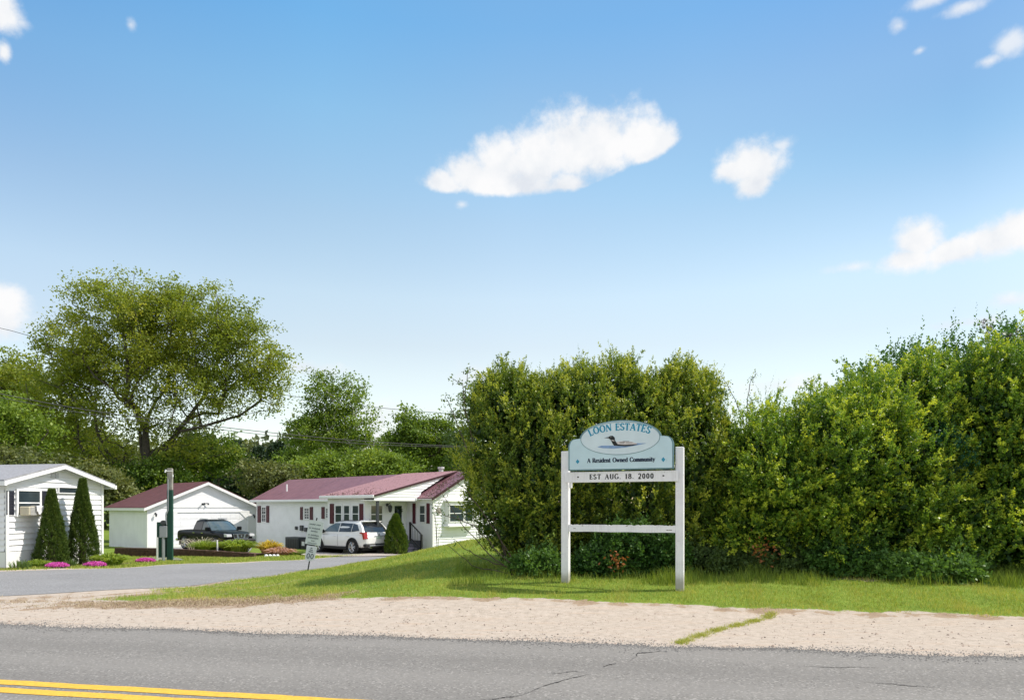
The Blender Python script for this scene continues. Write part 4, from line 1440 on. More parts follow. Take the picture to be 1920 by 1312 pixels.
mb.box((-ov - .03, -ov - .05, ZE - ov * rise - .10), (-ov + .06, 16.3, ZE - ov * rise + .048))
mb.box((W1 + ov - .06, -ov - .05, ZE - ov * rise - .10), (W1 + ov + .03, 16.3, ZE - ov * rise + .048))
mb.build('fascia', M['trim'], rf)
mb = MB()
mb.add([(-ov, -ov + .03, ZE - ov * rise - .02), (W1 / 2, -ov + .03, ZR - .02), (W1 / 2, 0, ZR - .02), (-ov, 0, ZE - ov * rise - .02)], [(0, 1, 2, 3)])
mb.add([(W1 / 2, -ov + .03, ZR - .021), (W1 + ov, -ov + .03, ZE - ov * rise - .021), (W1 + ov, 0, ZE - ov * rise - .021), (W1 / 2, 0, ZR - .021)], [(0, 1, 2, 3)])
mb.build('soffit', M['soffit'], rf, fix=False)
x, z = FR.G(153, 878)
mb = MB(); mb.tube([(x, 1.2, z - .6), (x, 1.2, z + .15)], .04, 8); mb.build('vent_pipe', M['trim'], rf)
# corner boards and drainpipe
for x in (-.02, W1 - .075):
    mb = MB(); mb.box((x, -.062, .0), (x + .095, -.01, ZE)); mb.build('corner_board', M['trim'], hl)
a, b_ = FR.G(31, 946), FR.G(71, 921)
wn = win(hl, (a[0], a[1] - .34, b_[0], b_[1]), gP, .07, deep=.075)
for p0, p1 in ((9, 24), (75, 88)):
    a, b_ = FR.G(p0, 965), FR.G(p1, 920)
    shutter(hl, a[0], b_[0], a[1], b_[1], gP, 'dark_shutter')
a, b_ = FR.G(108, 923), FR.G(146, 915)
win(hl, (a[0], a[1], b_[0], b_[1]), gP, .035, mid=False, deep=.06)
mb = MB()
a, b_ = FR.G(94, 895), FR.G(108, 887)
mb.box((a[0], -.06, a[1]), ((a[0] + b_[0]) / 2 - .02, -.02, b_[1])); mb.box(((a[0] + b_[0]) / 2 + .02, -.06, a[1]), (b_[0], -.02, b_[1]))
mb.build('gable_vent', M['soffit'], hl)
# window air conditioner: a box under a crumpled pale cover
a, b_ = FR.G(33, 966), FR.G(73, 949)
ac = empty('air_conditioner', tuple(Matrix.Translation((-17.1, 22.5, -.42)) @ Matrix.Rotation(FR.a, 4, 'Z') @ Vector(((a[0] + b_[0]) / 2, -.06, a[1]))), FR.a,
           'window air conditioner under a pale crumpled cover', 'air conditioner')
wx = (b_[0] - a[0]) / 2; hh = b_[1] - a[1]
mb = MB(); mb.box((-wx, -.42, 0), (wx, 0, hh), bev=.03); mb.build('casing', mat('beige_casing', (0.62, 0.56, 0.42), .6), ac)
mb = MB()
for i in range(12):
    zz = hh * (i + 1) / 13
    mb.box((-wx + .04, -.432, zz - .008), (-wx + .30, -.424, zz + .004))
mb.build('grille', M['soffit'], ac)
mbv, n1, n2 = MB(), 14, 8
vs = []
for i in range(n1 + 1):
    for j in range(n2 + 1):
        x = -wx * .45 + (wx * 1.5) * i / n1; t = j / n2
        y, z = (-.46 * min(1, t * 2), hh + .02) if t < .5 else (-.46, hh + .02 - (t - .5) * 2 * (hh * (.55 + .45 * math.sin(i * .55) ** 2)))
        o = mnoise.noise(Vector((x * 9, y * 9, z * 9))) * .05
        vs.append((x, y - abs(o) - .01, z + o * .5))
fs = [(i * (n2 + 1) + j, (i + 1) * (n2 + 1) + j, (i + 1) * (n2 + 1) + j + 1, i * (n2 + 1) + j + 1) for i in range(n1) for j in range(n2)]
mbv.add(vs, fs); mbv.build('cover', mat('crumpled_sheet', (0.72, 0.72, 0.74), .5, var=.15, scale=8), ac, True, fix=False)

# ---- garage
FG = Frame((-24.1, 44), math.atan2(.76, .65), -1.03)
ga = empty('garage', (-24.1, 44, -1.03), FG.a, 'white double garage with maroon roof behind the black pickup', 'garage')
GW, GL_, ZE, ZR = 7.87, 6.75, 2.72, 4.42
mb = MB()
mb.add([(0, 0, -.6), (GW, 0, -.6), (GW, 0, ZE), (GW / 2, 0, ZR), (0, 0, ZE)], [(0, 1, 2, 3, 4)])
mb.add([(0, GL_, -.6), (GW, GL_, -.6), (GW, GL_, ZE), (GW / 2, GL_, ZR), (0, GL_, ZE)], [(0, 1, 2, 3, 4)])
lap(mb, lambda z: (0, GL_), .2, ZE, .115, sP, .006)
mb.add([(0, 0, -.6), (0, GL_, -.6), (0, GL_, .2), (0, 0, .2)], [(0, 1, 2, 3)])
mb.add([(GW, 0, -.6), (GW, GL_, -.6), (GW, GL_, ZE), (GW, 0, ZE)], [(0, 1, 2, 3)])
lap(mb, gable_ext(.1, GW - .1, ZE, ZR), 2.75, ZR - .05, .115, gP, .008)
mb.build('wall', M['white_wall'], ga)
rise = (ZR - ZE) / (GW / 2); ov = .28
mb = MB()
ze = ZE - ov * rise + .10; zr = ZR + .10
roof_slab(mb, (-ov, -ov, ze), (GW / 2, -ov, zr), (GW / 2, GL_ + ov, zr), (-ov, GL_ + ov, ze), .05)
roof_slab(mb, (GW / 2, -ov, zr + .001), (GW + ov, -ov, ze + .001), (GW + ov, GL_ + ov, ze + .001), (GW / 2, GL_ + ov, zr + .001), .05)
rf = mb.build('roof', M['red_roof'], ga)
mb = MB()
for xe in (-ov, GW + ov):
    mb.prism([(xe, ze - .24), (GW / 2, zr - .24), (GW / 2, zr - .055), (xe, ze - .055)], 'y', -ov - .03, -ov + .02)
mb.box((-ov - .02, -ov + .021, ze - .22), (-ov + .02, GL_ + ov, ze - .04)); mb.box((GW + ov - .02, -ov + .021, ze - .22), (GW + ov + .02, GL_ + ov, ze - .04))
mb.build('fascia', M['trim'], rf)
mb = MB()
mb.add([(-ov, -ov + .02, ze - .1), (GW / 2, -ov + .02, zr - .1), (GW / 2, 0, zr - .1), (-ov, 0, ze - .1)], [(0, 1, 2, 3)])
mb.add([(GW / 2, -ov + .02, zr - .101), (GW + ov, -ov + .02, ze - .101), (GW + ov, 0, ze - .101), (GW / 2, 0, zr - .101)], [(0, 1, 2, 3)])
mb.build('soffit', M['trim'], rf, fix=False)
mb = MB()
mb.box((0, -.035, 2.68), (GW, -.012, 2.74)); mb.box((0, -.03, -.5), (.10, -.001, 2.68)); mb.box((GW - .1, -.03, -.5), (GW, -.001, 2.68))
mb.build('trim_board', M['trim'], ga)
dx0, dx1 = 1.35, FG.G(464, 1000)[0]; dz = FG.G(420, 960)[1]
mb = MB()   # frame round the opening with cut corners
cc = .62
outer = [(dx0 - .12, -.3), (dx0 - .12, dz + .10), (dx1 + .12, dz + .10), (dx1 + .12, -.3)]
mb.prism([(dx0 - .12, -.3), (dx0, -.3), (dx0, dz), (dx1, dz), (dx1, -.3), (dx1 + .12, -.3), (dx1 + .12, dz + .1), (dx0 - .12, dz + .1)], 'y', -.075, -.002)
mb.prism([(dx1, dz), (dx1 - cc, dz), (dx1, dz - cc)], 'y', -.070, -.002)
mb.prism([(dx0, dz), (dx0 + cc, dz), (dx0, dz - cc)], 'y', -.070, -.002)
mb.build('door_frame', M['trim'], ga)
mb = MB()
nsec = 5
for i in range(nsec):
    q0 = -.1 + (dz + .1) * i / nsec; q1 = -.1 + (dz + .1) * (i + 1) / nsec
    mb.box((dx0, -.022, q0 + .008), (dx1, -.001, q1 - .008))
    for k in range(8):
        a = dx0 + (dx1 - dx0) * (k + .12) / 8; b_ = dx0 + (dx1 - dx0) * (k + .88) / 8
        mb.box((a, -.030, q0 + .09), (b_, -.022, q1 - .09))
mb.build('garage_door', M['white_wall'], ga)


def wall_lamp(root, x, z, P, s=1.0):
    mb = MB()
    p = lambda a, o, q: P(x + a * s, o * s, z + q * s)
    mb.tube([p(0, 0.0, 0), p(0, .03, 0)], .05 * s, 8); mb.tube([p(0, .03, 0), p(0, .14, .06), p(0, .16, .0)], .012 * s, 6)
    mb.tube([p(0, .16, .0), p(0, .16, -.05), p(0, .16, -.2), p(0, .16, -.24)], [.02 * s, .07 * s, .05 * s, .02 * s], 8)
    return mb.build('wall_lamp', M['dark_grey'], root)


for px, py in ((291, 962), (475, 965)):
    a = FG.G(px, py); wall_lamp(ga, a[0], a[1], gP)
a = FG.G(383, 944)
mb = MB()
for s_ in (-1, 1):
    mb.tube([gP(a[0], .02, a[1]), gP(a[0] + s_ * .14, .12, a[1] + .03), gP(a[0] + s_ * .22, .2, a[1] - .03)], [.03, .03, .08], 8)
mb.tube([gP(a[0], .005, a[1]), gP(a[0], .05, a[1])], .07, 8)
mb.build('floodlight', M['dark_grey'], ga)

# ---- long house with maroon metal roof
FH = Frame((-4.3, 36), math.atan2(.76, .65), -.85)
ho = empty('ranch_house', (-4.3, 36, -.85), FH.a, 'long low white house with dusty maroon metal roof and red shutters behind the white car', 'house')
HWI, HLN, ZE, ZR = 5.54, 18.6, 3.10, 4.50
xm = HWI / 2
mb = MB()
lap(mb, lambda z: (0, HLN), .45, ZE, .15, sP, .008)
mb.add([(0, 0, -.5), (0, HLN, -.5), (0, HLN, .45), (0, 0, .45)], [(0, 1, 2, 3)])
lap(mb, gable_ext(0, HWI, ZE, ZR), .3, ZR - .03, .165, gP, .034)
mb.add([(0, 0, -.5), (HWI, 0, -.5), (HWI, 0, ZE), (xm, 0, ZR), (0, 0, ZE)], [(0, 1, 2, 3, 4)])
mb.add([(0, HLN, -.5), (HWI, HLN, -.5), (HWI, HLN, ZE), (xm, HLN, ZR), (0, HLN, ZE)], [(0, 1, 2, 3, 4)])
mb.add([(HWI, 0, -.5), (HWI, HLN, -.5), (HWI, HLN, ZE), (HWI, 0, ZE)], [(0, 1, 2, 3)])
mb.build('wall', M['white_vinyl'], ho)
rise = (ZR - ZE) / xm; ov = .30
ze = ZE - ov * rise + .10; zr = ZR + .10
mb = MB()
roof_slab(mb, (-ov, -.3, ze), (xm, -.3, zr), (xm, HLN + .3, zr), (-ov, HLN + .3, ze), .06)
roof_slab(mb, (xm, -.3, zr + .001), (HWI + ov, -.3, ze + .001), (HWI + ov, HLN + .3, ze + .001), (xm, HLN + .3, zr + .001), .06)
rf = mb.build('roof', M['metal_roof'], ho)
mb = MB()
mb.box((-ov - .10, .86, ze - .17), (-ov, HLN + .3, ze - .01), bev=.02)
mb.box((-ov, HLN + .305, ze - .15), (-ov + .01, HLN + .31, ze))
mb.build('gutter', M['trim'], rf)
mb = MB()
for xa, xb in ((-ov, xm), (xm, HWI + ov)):
    za = ze if xa == -ov else zr; zb = zr if xa == -ov else ze
    mb.prism([(xa, za - .15), (xb, zb - .15), (xb, zb - .002), (xa, za - .002)], 'y', -.335, -.301)
mb.build('fascia', M['dark_fascia'], rf)
mb = MB(); mb.box((-ov, -.3, ze - .10), (0, HLN + .3, ze - .065)); mb.build('soffit', M['trim'], rf)
# wind-blown litter on the lower roof
rng = np.random.default_rng(8); n = 900
yy = np.concatenate([rng.uniform(1.2, 5.4, 500), rng.uniform(-.25, .8, 400)]); tq = np.concatenate([rng.random(500) ** 2.2 * 1.6, rng.random(400) * 2.9])
xx = np.where(np.arange(n) < 500, -3.15 + tq, -.25 + tq)
clumpy = np.sin(yy * 9) * np.sin(xx * 5 + yy * 3) > -.1
zz_ = np.where(np.arange(n) < 500, 3.19 + (xx + 3.15) * .2386, (ZE - ov * rise + .10) + (xx + ov) * rise) + .006
kk = clumpy | (np.arange(n) > 500)
P = np.stack([xx, yy, zz_], 1)[kk]
D = unit(rng.normal(size=P.shape) * np.array([1, 1, .15]) + np.array([0, 0, .12])); V, FA = leaves(P, D, .075, .05, rng)
np_mesh('leaf_litter', V, FA, M['soil'], rf, {'tint': np.repeat(rng.random(len(P)), 4)})['kind'] = 'stuff'
# chimney vents
a = (xm + .3, FH.Sd(820, 880, xm)[0])
mb = MB(); mb.tube([(a[0], a[1], ZR - .2), (a[0], a[1], ZR + .32)], .14, 10); mb.tube([(a[0], a[1], ZR + .33), (a[0], a[1], ZR + .45)], [.2, .2], 10)
mb.build('chimney', M['soffit'], rf)
a = FH.Sd(545, 915, 1.2)
mb = MB(); mb.tube([(.9, a[0], ZE + .4), (.9, a[0], ZE + 1.05)], .05, 8); mb.build('vent_pipe', M['trim'], rf)

# added front room: projects 2.9 m towards the road
q, L0, L1 = -2.9, 2.1, 5.45
ZA = 3.06
mb = MB()
fP = lambda s, o, z: (q - o, s, z)
lap(mb, lambda z: (L0, L1), .3, ZA, .15, fP, .008)
mb.add([(q, L0, -.5), (q, L1, -.5), (q, L1, ZA), (q, L0, ZA)], [(0, 1, 2, 3)])
eP = lambda s, o, z: (s, L0 - o, z)
lap(mb, lambda z: (q, 0), .3, ZA, .15, eP, .008)
mb.add([(q, L0, -.5), (0, L0, -.5), (0, L0, ZA + .6), (q, L0, ZA)], [(0, 1, 2, 3)])
mb.add([(q, L1, -.5), (0, L1, -.5), (0, L1, ZA + .6), (q, L1, ZA)], [(0, 1, 2, 3)])
mb.build('front_room_wall', M['white_vinyl'], ho)
La, xq = .88, -3.2
zq = ZA + .12
sl_ = (zr + .03 - zq) / (xm - xq)
mb = MB(); roof_slab(mb, (xq, La, zq), (xm, La, zr + .04), (xm, L1 + .25, zr + .04), (xq, L1 + .25, zq), .05)
pr = mb.build('front_room_roof', M['roof_light'], ho)
mb = MB(); mb.prism([(xq, zq - .10), (xm, zr - .06), (xm, zr + .038), (xq, zq - .002)], 'y', La - .045, La - .002); mb.build('fascia', M['dark_fascia'], pr)
mb = MB(); mb.box((xq - .10, La, zq - .17), (xq, L1 + .25, zq - .01), bev=.02); mb.build('gutter', M['trim'], pr)
mb = MB()
tri = lambda z: (xq + .02 + max(0, (z - (zq - .10)) / sl_), -.02 + max(0, (z - 3.35)) / rise * .98)
lap(mb, tri, 2.93, 4.35, .15, lambda s, o, z: (s, La + .06 - o, z), .025)
mb.build('porch_gable', M['white_vinyl'], pr)
mb = MB(); mb.box((xq + .02, La + .03, 2.87), (.02, L0, 2.925)); mb.build('porch_ceiling', M['trim'], pr)
mb = MB(); mb.box((-2.95, La + .08, -.3), (-2.83, La + .2, 2.87)); mb.build('porch_post', M['dark_grey'], pr)
# windows on the long wall
for (s0, w0, w1, s1, y0, y1) in (((484, 489.5), 492, 499, (500.5, 505), 949, 978), ((564, 568), 572, 580, (582.5, 587), 951, 973), ((604, 609), 612, 615.5, None, 951, 971)):
    a, b_ = FH.Sd(w0, y1 - 1), FH.Sd(w1, y0 + 2)
    win(ho, (a[0], a[1], b_[0], b_[1]), sP, .07, muntins=(1, 3))
    for s_ in (s0, s1):
        if s_:
            a, b_ = FH.Sd(s_[0], y1 + 1), FH.Sd(s_[1], y0 - 1)
            shutter(ho, a[0], b_[0], a[1], b_[1], sP)
for w0, w1 in ((630, 641), (646, 656), (662, 673)):
    a, b_ = FH.Sd(w0, 978, q), FH.Sd(w1, 948, q)
    win(ho, (a[0], a[1], b_[0], b_[1]), fP, .075, muntins=(0, 0))
for s_ in ((620, 626.5), (675.5, 681.5)):
    a, b_ = FH.Sd(s_[0], 981, q), FH.Sd(s_[1], 944, q)
    shutter(ho, a[0], b_[0], a[1], b_[1], fP)
# porch side: window, lamp, door
a, b_ = FH.G(695, 980, L0), FH.G(716, 948, L0)
win(ho, (a[0], a[1], b_[0], b_[1]), eP, .06)
a = FH.G(725.5, 946, L0); wall_lamp(ho, a[0], a[1], eP, 1.7)
a, b_ = FH.G(735, 1015, L0), FH.G(756, 943, L0)
mb = MB(); mb.box((a[0] - .08, L0 - .06, a[1] - .1), (a[0], L0 - .009, b_[1] + .08)); mb.box((b_[0], L0 - .06, a[1] - .1), (b_[0] + .08, L0 - .009, b_[1] + .08))
mb.box((a[0], L0 - .06, b_[1]), (b_[0], L0 - .009, b_[1] + .08)); mb.build('door_frame', M['trim'], ho)
mb = MB(); mb.box((a[0], L0 - .04, a[1] - .1), (b_[0], L0 - .009, b_[1])); dr = mb.build('door', M['white_wall'], ho)
dc = (a[0] + b_[0]) / 2; dt = b_[1]
mb = MB(); mb.box((dc - .25, L0 - .046, dt - 1.0), (dc + .25, L0 - .04, dt - .15)); mb.build('pane', M['glass'], dr)
mb = MB(); mb.tube([(b_[0] - .08, L0 - .04, a[1] + .95), (b_[0] - .08, L0 - .1, a[1] + .95)], .035, 8); mb.build('handle', M['dark_grey'], dr)
wr = empty('door_wreath', (0, 0, 0), 0, 'dark round wreath hanging on the white front door', 'wreath')
Mh = Matrix.Translation((-4.3, 36, -.85)) @ Matrix.Rotation(FH.a, 4, 'Z')
wr.location = Mh @ Vector((dc, L0 - .07, dt - .42)); wr.rotation_euler = (0, 0, FH.a)
rng = np.random.default_rng(3); n = 500
a_ = rng.uniform(0, 6.283, n); Pw = np.stack([np.cos(a_) * .19, rng.normal(0, .02, n), np.sin(a_) * .19], 1) + rng.normal(0, .025, (n, 3))
V, FA = leaves(Pw, unit(rng.normal(size=Pw.shape)), .07, .035, rng); np_mesh('foliage', V, FA, M['pine_leaf'], wr, {'tint': np.repeat(rng.random(n), 4)})
# window between red shutters on the recessed long wall, right of the porch
a, b_ = FH.Sd(788, 978), FH.Sd(797.5, 948)
win(ho, (a[0], a[1], b_[0], b_[1]), sP, .05, muntins=(0, 1))
for s_ in ((775, 779.5), (801, 806)):
    a, b_ = FH.Sd(s_[0], 981), FH.Sd(s_[1], 943)
    shutter(ho, a[0], b_[0], a[1], b_[1], sP)
mb = MB(); mb.box((-.03, -.05, -.3), (.09, -.013, ZE - .05)); mb.box((-.025, -.035, -.3), (-.009, .09, ZE - .05)); mb.build('corner_board', M['trim'], ho)
# bay window on the bright end wall
a, b_ = FH.G(836, 977), FH.G(861, 947)
bayP = lambda s, o, z: (s, -.28 - o, z)
c0, c1 = a[0] - .10, b_[0] + .95
mb = MB(); mb.prism([(c0, -.013), (c1, -.013), (c1 - .1, -.28), (c0 + .03, -.28)], 'z', a[1] - .22, b_[1] + .2); bay = mb.build('bay', M['trim'], ho)
mb = MB(); mb.prism([(c0 - .06, -.014), (c1 + .06, -.014), (c1 - .05, -.40), (c0 - .02, -.40)], 'z', a[1] - .30, a[1] - .221)
mb.box((c0 - .1, -.40, b_[1] + .201), (c1 + .1, -.014, b_[1] + .27)); mb.build('sill', M['trim'], bay)
win(bay, (a[0], a[1], b_[0], b_[1]), bayP, .045)
win(bay, (b_[0] + .16, a[1], b_[0] + .75, b_[1]), bayP, .045)
mb = MB(); a = FH.G(822, 957); mb.tube([(a[0], -.014, a[1]), (a[0], -.08, a[1])], [.2, .17], 12); mb.tube([(a[0], -.081, a[1]), (a[0], -.095, a[1])], .10, 10)
mb.build('wall_plaque', M['old_wood'], ho)
# meters on the long wall
mb = MB()
for px, py, s_ in ((557, 989, .1), (567, 989, .16), (575, 992, .12)):
    a = FH.Sd(px, py); mb.box((-.12, a[0] - s_, a[1] - s_ * 1.2), (-.006, a[0] + s_, a[1] + s_), bev=.01)
mb.build('meter_box', M['dark_grey'], ho)

# porch steps with black railings
st = empty('porch_steps', tuple(Mh @ Vector((-1.2, .4, 0))), FH.a, 'dark grey wooden steps with black railings up to the front door', 'steps')
mb = MB()
floor_ = .72
mb.box((-.75, .5, -.3), (1.15, 1.685, floor_), bev=.01)
sd_ = MB()
for i in range(3):
    zt_ = floor_ - .18 * (i + 1)
    sd_.box((-.5, .5 - .28 * (i + 1) - .03, zt_ - .04), (.42, .5 - .28 * i - .002, zt_)); sd_.box((-.48, .5 - .28 * (i + 1), -.3), (.40, .5 - .28 * i - .003, zt_ - .041))
M['deck'] = mat('dark_slate_deck', (0.055, 0.055, 0.085), .7, var=.15)
mb.build('landing', M['deck'], st); sd_.build('stair', M['deck'], st)
for x in (.46, -.56):
    mb = MB()
    mb.box((x - .05, .5, floor_ + .001), (x + .05, .6, floor_ + 1.02), bev=.01); mb.box((x - .05, -.40, -.3), (x + .05, -.30, floor_ + .36), bev=.01)
    mb.tube([(x, .55, floor_ + .98), (x, -.35, floor_ + .36)], .035, 6); mb.tube([(x, .55, floor_ + .16), (x, -.35, floor_ - .40)], .025, 6)
    for k in range(7):
        t = (k + .5) / 7
        y = .55 - .9 * t
        mb.tube([(x, y, floor_ + .16 - .56 * t), (x, y, floor_ + .98 - .62 * t)], .012, 5)
    mb.build('railing', M['black_paint'], st)

# ------------------------------------------------------------------ vehicles (x forward, y to its left, z up)
def loft(stations, sec, m, name, parent, cuts=(), levels=1):
    mb = MB(); rings = []
    for st_ in stations:
        h = sec(*st_[1:])
        ring = [(st_[0], y, z) for y, z in h] + [(st_[0], -y, z) for y, z in h[::-1] if abs(y) > 1e-6]
        rings.append(ring)
    k = len(rings[0])
    vs = [p for r_ in rings for p in r_]
    fs = [(i * k + j, i * k + (j + 1) % k, (i + 1) * k + (j + 1) % k, (i + 1) * k + j) for i in range(len(rings) - 1) for j in range(k)]
    fs += [tuple(range(k - 1, -1, -1)), tuple(range((len(rings) - 1) * k, len(rings) * k))]
    mb.add(vs, fs)
    o = mb.build(name, m, None, True)
    md = o.modifiers.new('s', 'SUBSURF'); md.levels = md.render_levels = levels
    cs = []
    for c in cuts:
        co = c.build('cut', m); cs.append(co)
        md = o.modifiers.new('b', 'BOOLEAN'); md.object = co; md.operation = 'DIFFERENCE'; md.solver = 'EXACT'
    dg = bpy.context.evaluated_depsgraph_get()
    me = bpy.data.meshes.new_from_object(o.evaluated_get(dg))
    o.modifiers.clear(); o.data = me
    for co in cs:
        bpy.data.objects.remove(co)
    try:
        me.polygons.foreach_set('use_smooth', [True] * len(me.polygons))
        me.set_sharp_from_angle(angle=R(38))
    except Exception:
        pass
    o.parent = parent
    return o


def bsec(hw, zb, zt):
    H = zt - zb
    return [(0, zb), (hw * .85, zb), (hw - .03, zb + .10 * H), (hw, zb + .32 * H), (hw - .005, zb + .62 * H), (hw - .025, zb + .86 * H), (hw - .085, zt), (hw * .5, zt + .02), (0, zt + .03)]


class Cabin:
    """stack of plan outlines: (z, xf, xr, w)"""
    def __init__(s, rings): s.r = rings

    def at(s, z):
        r_ = s.r
        for a, b in zip(r_, r_[1:]):
            if z <= b[0] + 1e-6:
                t = (z - a[0]) / (b[0] - a[0]); return [a[i] + (b[i] - a[i]) * t for i in (1, 2, 3)]
        return r_[-1][1:]

    def front(s, y, z): xf, xr, w_ = s.at(z); return xf - .16 * (abs(y) / w_) ** 2.5
    def rear(s, y, z): xf, xr, w_ = s.at(z); return xr + .10 * (abs(y) / w_) ** 3

    def build(s, m, parent, name='cabin'):
        mb = MB(); n = 9; rings = []
        for z, xf, xr, w_ in s.r:
            ys = [w_ * (-1 + 2 * i / (n - 1)) for i in range(n)]
            ring = [(s.front(y, z), y, z) for y in ys]
            for t in (.2, .4, .6, .8):
                a, b = s.front(w_, z), s.rear(w_, z); ring.append((a + (b - a) * t, w_ + .015 * math.sin(math.pi * t), z))
            ring += [(s.rear(y, z), y, z) for y in ys[::-1]]
            for t in (.2, .4, .6, .8):
                a, b = s.rear(w_, z), s.front(w_, z); ring.append((a + (b - a) * t, -w_ - .015 * math.sin(math.pi * t), z))
            rings.append(ring)
        k = len(rings[0]); vs = [p for r_ in rings for p in r_]
        fs = [(i * k + j, i * k + (j + 1) % k, (i + 1) * k + (j + 1) % k, (i + 1) * k + j) for i in range(len(rings) - 1) for j in range(k)]
        fs += [tuple(range(k - 1, -1, -1)), tuple(range((len(rings) - 1) * k, len(rings) * k))]
        mb.add(vs, fs)
        o = mb.build(name, m, parent, True)
        try: o.data.set_sharp_from_angle(angle=R(50))
        except Exception: pass
        return o

    def side(s, sg_, pts, m, parent, name='side_window', off=.022):
        mb = MB(); n = len(pts)
        out = [(x, sg_ * (s.at(z)[2] + off), z) for x, z in pts]; inn = [(x, sg_ * (s.at(z)[2] - .02), z) for x, z in pts]
        mb.add(out + inn, [tuple(range(n))] + [(i, (i + 1) % n, n + (i + 1) % n, n + i) for i in range(n)])
        return mb.build(name, m, parent)

    def end(s, fn, sgx, z0, z1_, w0, w1, m, parent, name, off=.012):
        mb = MB(); n = 8; rows = 6; vs = []
        for sd2 in (off, -.03):
            for k in range(rows + 1):
                t = k / rows; z = z0 + (z1_ - z0) * t; w_ = w0 + (w1 - w0) * t
                for i in range(n + 1):
                    y = w_ * (-1 + 2 * i / n); vs.append((fn(y, z) + sgx * sd2, y, z))
        q = n + 1; N_ = q * (rows + 1)
        fs = [(k * q + i, k * q + i + 1, (k + 1) * q + i + 1, (k + 1) * q + i) for k in range(rows) for i in range(n)]
        for k in range(rows):
            for e in (0, n): fs.append((k * q + e, (k + 1) * q + e, N_ + (k + 1) * q + e, N_ + k * q + e))
        for i in range(n):
            for e in (0, rows * q): fs.append((e + i, e + i + 1, N_ + e + i + 1, N_ + e + i))
        mb.add(vs, fs)
        return mb.build(name, m, parent)


def wheel(parent, x, y, r_, wd, spokes=6):
    s = 1 if y > 0 else -1
    mb = MB()
    prof = [(0, r_ * .66), (.0, r_ * .93), (.03, r_), (wd - .03, r_), (wd, r_ * .93), (wd, r_ * .66)]
    n = 32; vs = []
    for i in range(n):
        a = 2 * math.pi * i / n
        for o_, q in prof: vs.append((x + q * math.cos(a), y - s * o_, r_ + q * math.sin(a)))
    k = len(prof)
    fs = [(i * k + j, ((i + 1) % n) * k + j, ((i + 1) % n) * k + j + 1, i * k + j + 1) for i in range(n) for j in range(k - 1)]
    mb.add(vs, fs)
    t = mb.build('wheel', M['tyre'], parent, True)
    mb = MB()
    mb.tube([(x, y - s * .07, r_), (x, y - s * .11, r_)], r_ * .67, 28)
    mb.build('brake_well', M['cladding'], t)
    mb = MB()
    vs = []
    for i in range(n):
        a = 2 * math.pi * i / n
        for o_, q in ((.01, r_ * .70), (-.002, r_ * .68), (.02, r_ * .61), (.07, r_ * .60)): vs.append((x + q * math.cos(a), y - s * o_, r_ + q * math.sin(a)))
    mb.add(vs, [(i * 4 + j, ((i + 1) % n) * 4 + j, ((i + 1) % n) * 4 + j + 1, i * 4 + j + 1) for i in range(n) for j in range(3)])
    for i in range(spokes):
        for da in (-.13, .13):
            a = 2 * math.pi * i / spokes; c_, s_ = math.cos(a), math.sin(a)
            c2, s2 = math.cos(a + da * 1.3), math.sin(a + da * 1.3)
            p0 = Vector((x + r_ * .10 * c_, y - s * .015, r_ + r_ * .10 * s_)); p1 = Vector((x + r_ * .63 * c2, y - s * .012, r_ + r_ * .63 * s2))
            mb.tube([p0, p1], [.028, .02], 5)
    mb.tube([(x, y + s * .0, r_), (x, y - s * .05, r_)], r_ * .17, 12)
    mb.build('rim', M['rim'], t)
    return t


def cyl_cut(x, r_, y0, y1):
    mb = MB(); mb.tube([(x, y0, r_ * .92), (x, y1, r_ * .92)], r_ * 1.17, 28); return mb


def arch(x, r_, y, parent, m, wd=.07):
    mb = MB(); n = 18; vs = []
    s = 1 if y > 0 else -1
    for i in range(n + 1):
        a = R(-14 + 208 * i / n)
        for q, o_ in ((r_ * 1.13, .0), (r_ * 1.15 + wd, .0), (r_ * 1.15 + wd, -.06), (r_ * 1.13, -.06)): vs.append((x + q * math.cos(a), y + s * o_, r_ * .92 + q * math.sin(a)))
    fs = [(i * 4 + j, (i + 1) * 4 + j, (i + 1) * 4 + (j + 1) % 4, i * 4 + (j + 1) % 4) for i in range(n) for j in range(4)]
    mb.add(vs, fs + [(0, 1, 2, 3), (n * 4 + 3, n * 4 + 2, n * 4 + 1, n * 4)])
    return mb.build('wheel_arch', m, parent)


# ---- white SUV, seen from behind-left
u = (-.80, .60)
sv = empty('parked_car', (0, 0, 0), math.atan2(u[1], u[0]), 'white sport utility car parked in front of the porch, its tail towards the steps', 'car')
rc = at(686, 1000, 33.2)
lx, ly = -2.4, .93
a = sv.rotation_euler.z
sv.location = (rc.x - (lx * math.cos(a) - ly * math.sin(a)), rc.y - (lx * math.sin(a) + ly * math.cos(a)), 0)
sv.location.z = z1(sv.location.x, sv.location.y) + .04
sv.scale = (.96, 1.0, 1.05)
r_ = .385
body = loft([(-2.42, .74, .48, .90), (-2.36, .86, .42, .99), (-2.1, .93, .34, 1.06), (-1.3, .955, .28, 1.07), (0, .955, .27, 1.03), (1.2, .955, .27, 1.01), (1.8, .94, .30, .97),
             (2.2, .88, .32, .88), (2.36, .80, .36, .78), (2.42, .66, .42, .70)], bsec, M['car_white'], 'body', sv, [cyl_cut(x, r_, -1.2, 1.2) for x in (-1.42, 1.45)])
mb = MB()
for x in (-1.42, 1.45): mb.tube([(x, -.70, r_ * .92), (x, .70, r_ * .92)], r_ * 1.16, 24)
mb.box((-2.1, -.70, .22), (2.1, .70, .40)); mb.build('underbody', M['cladding'], sv)
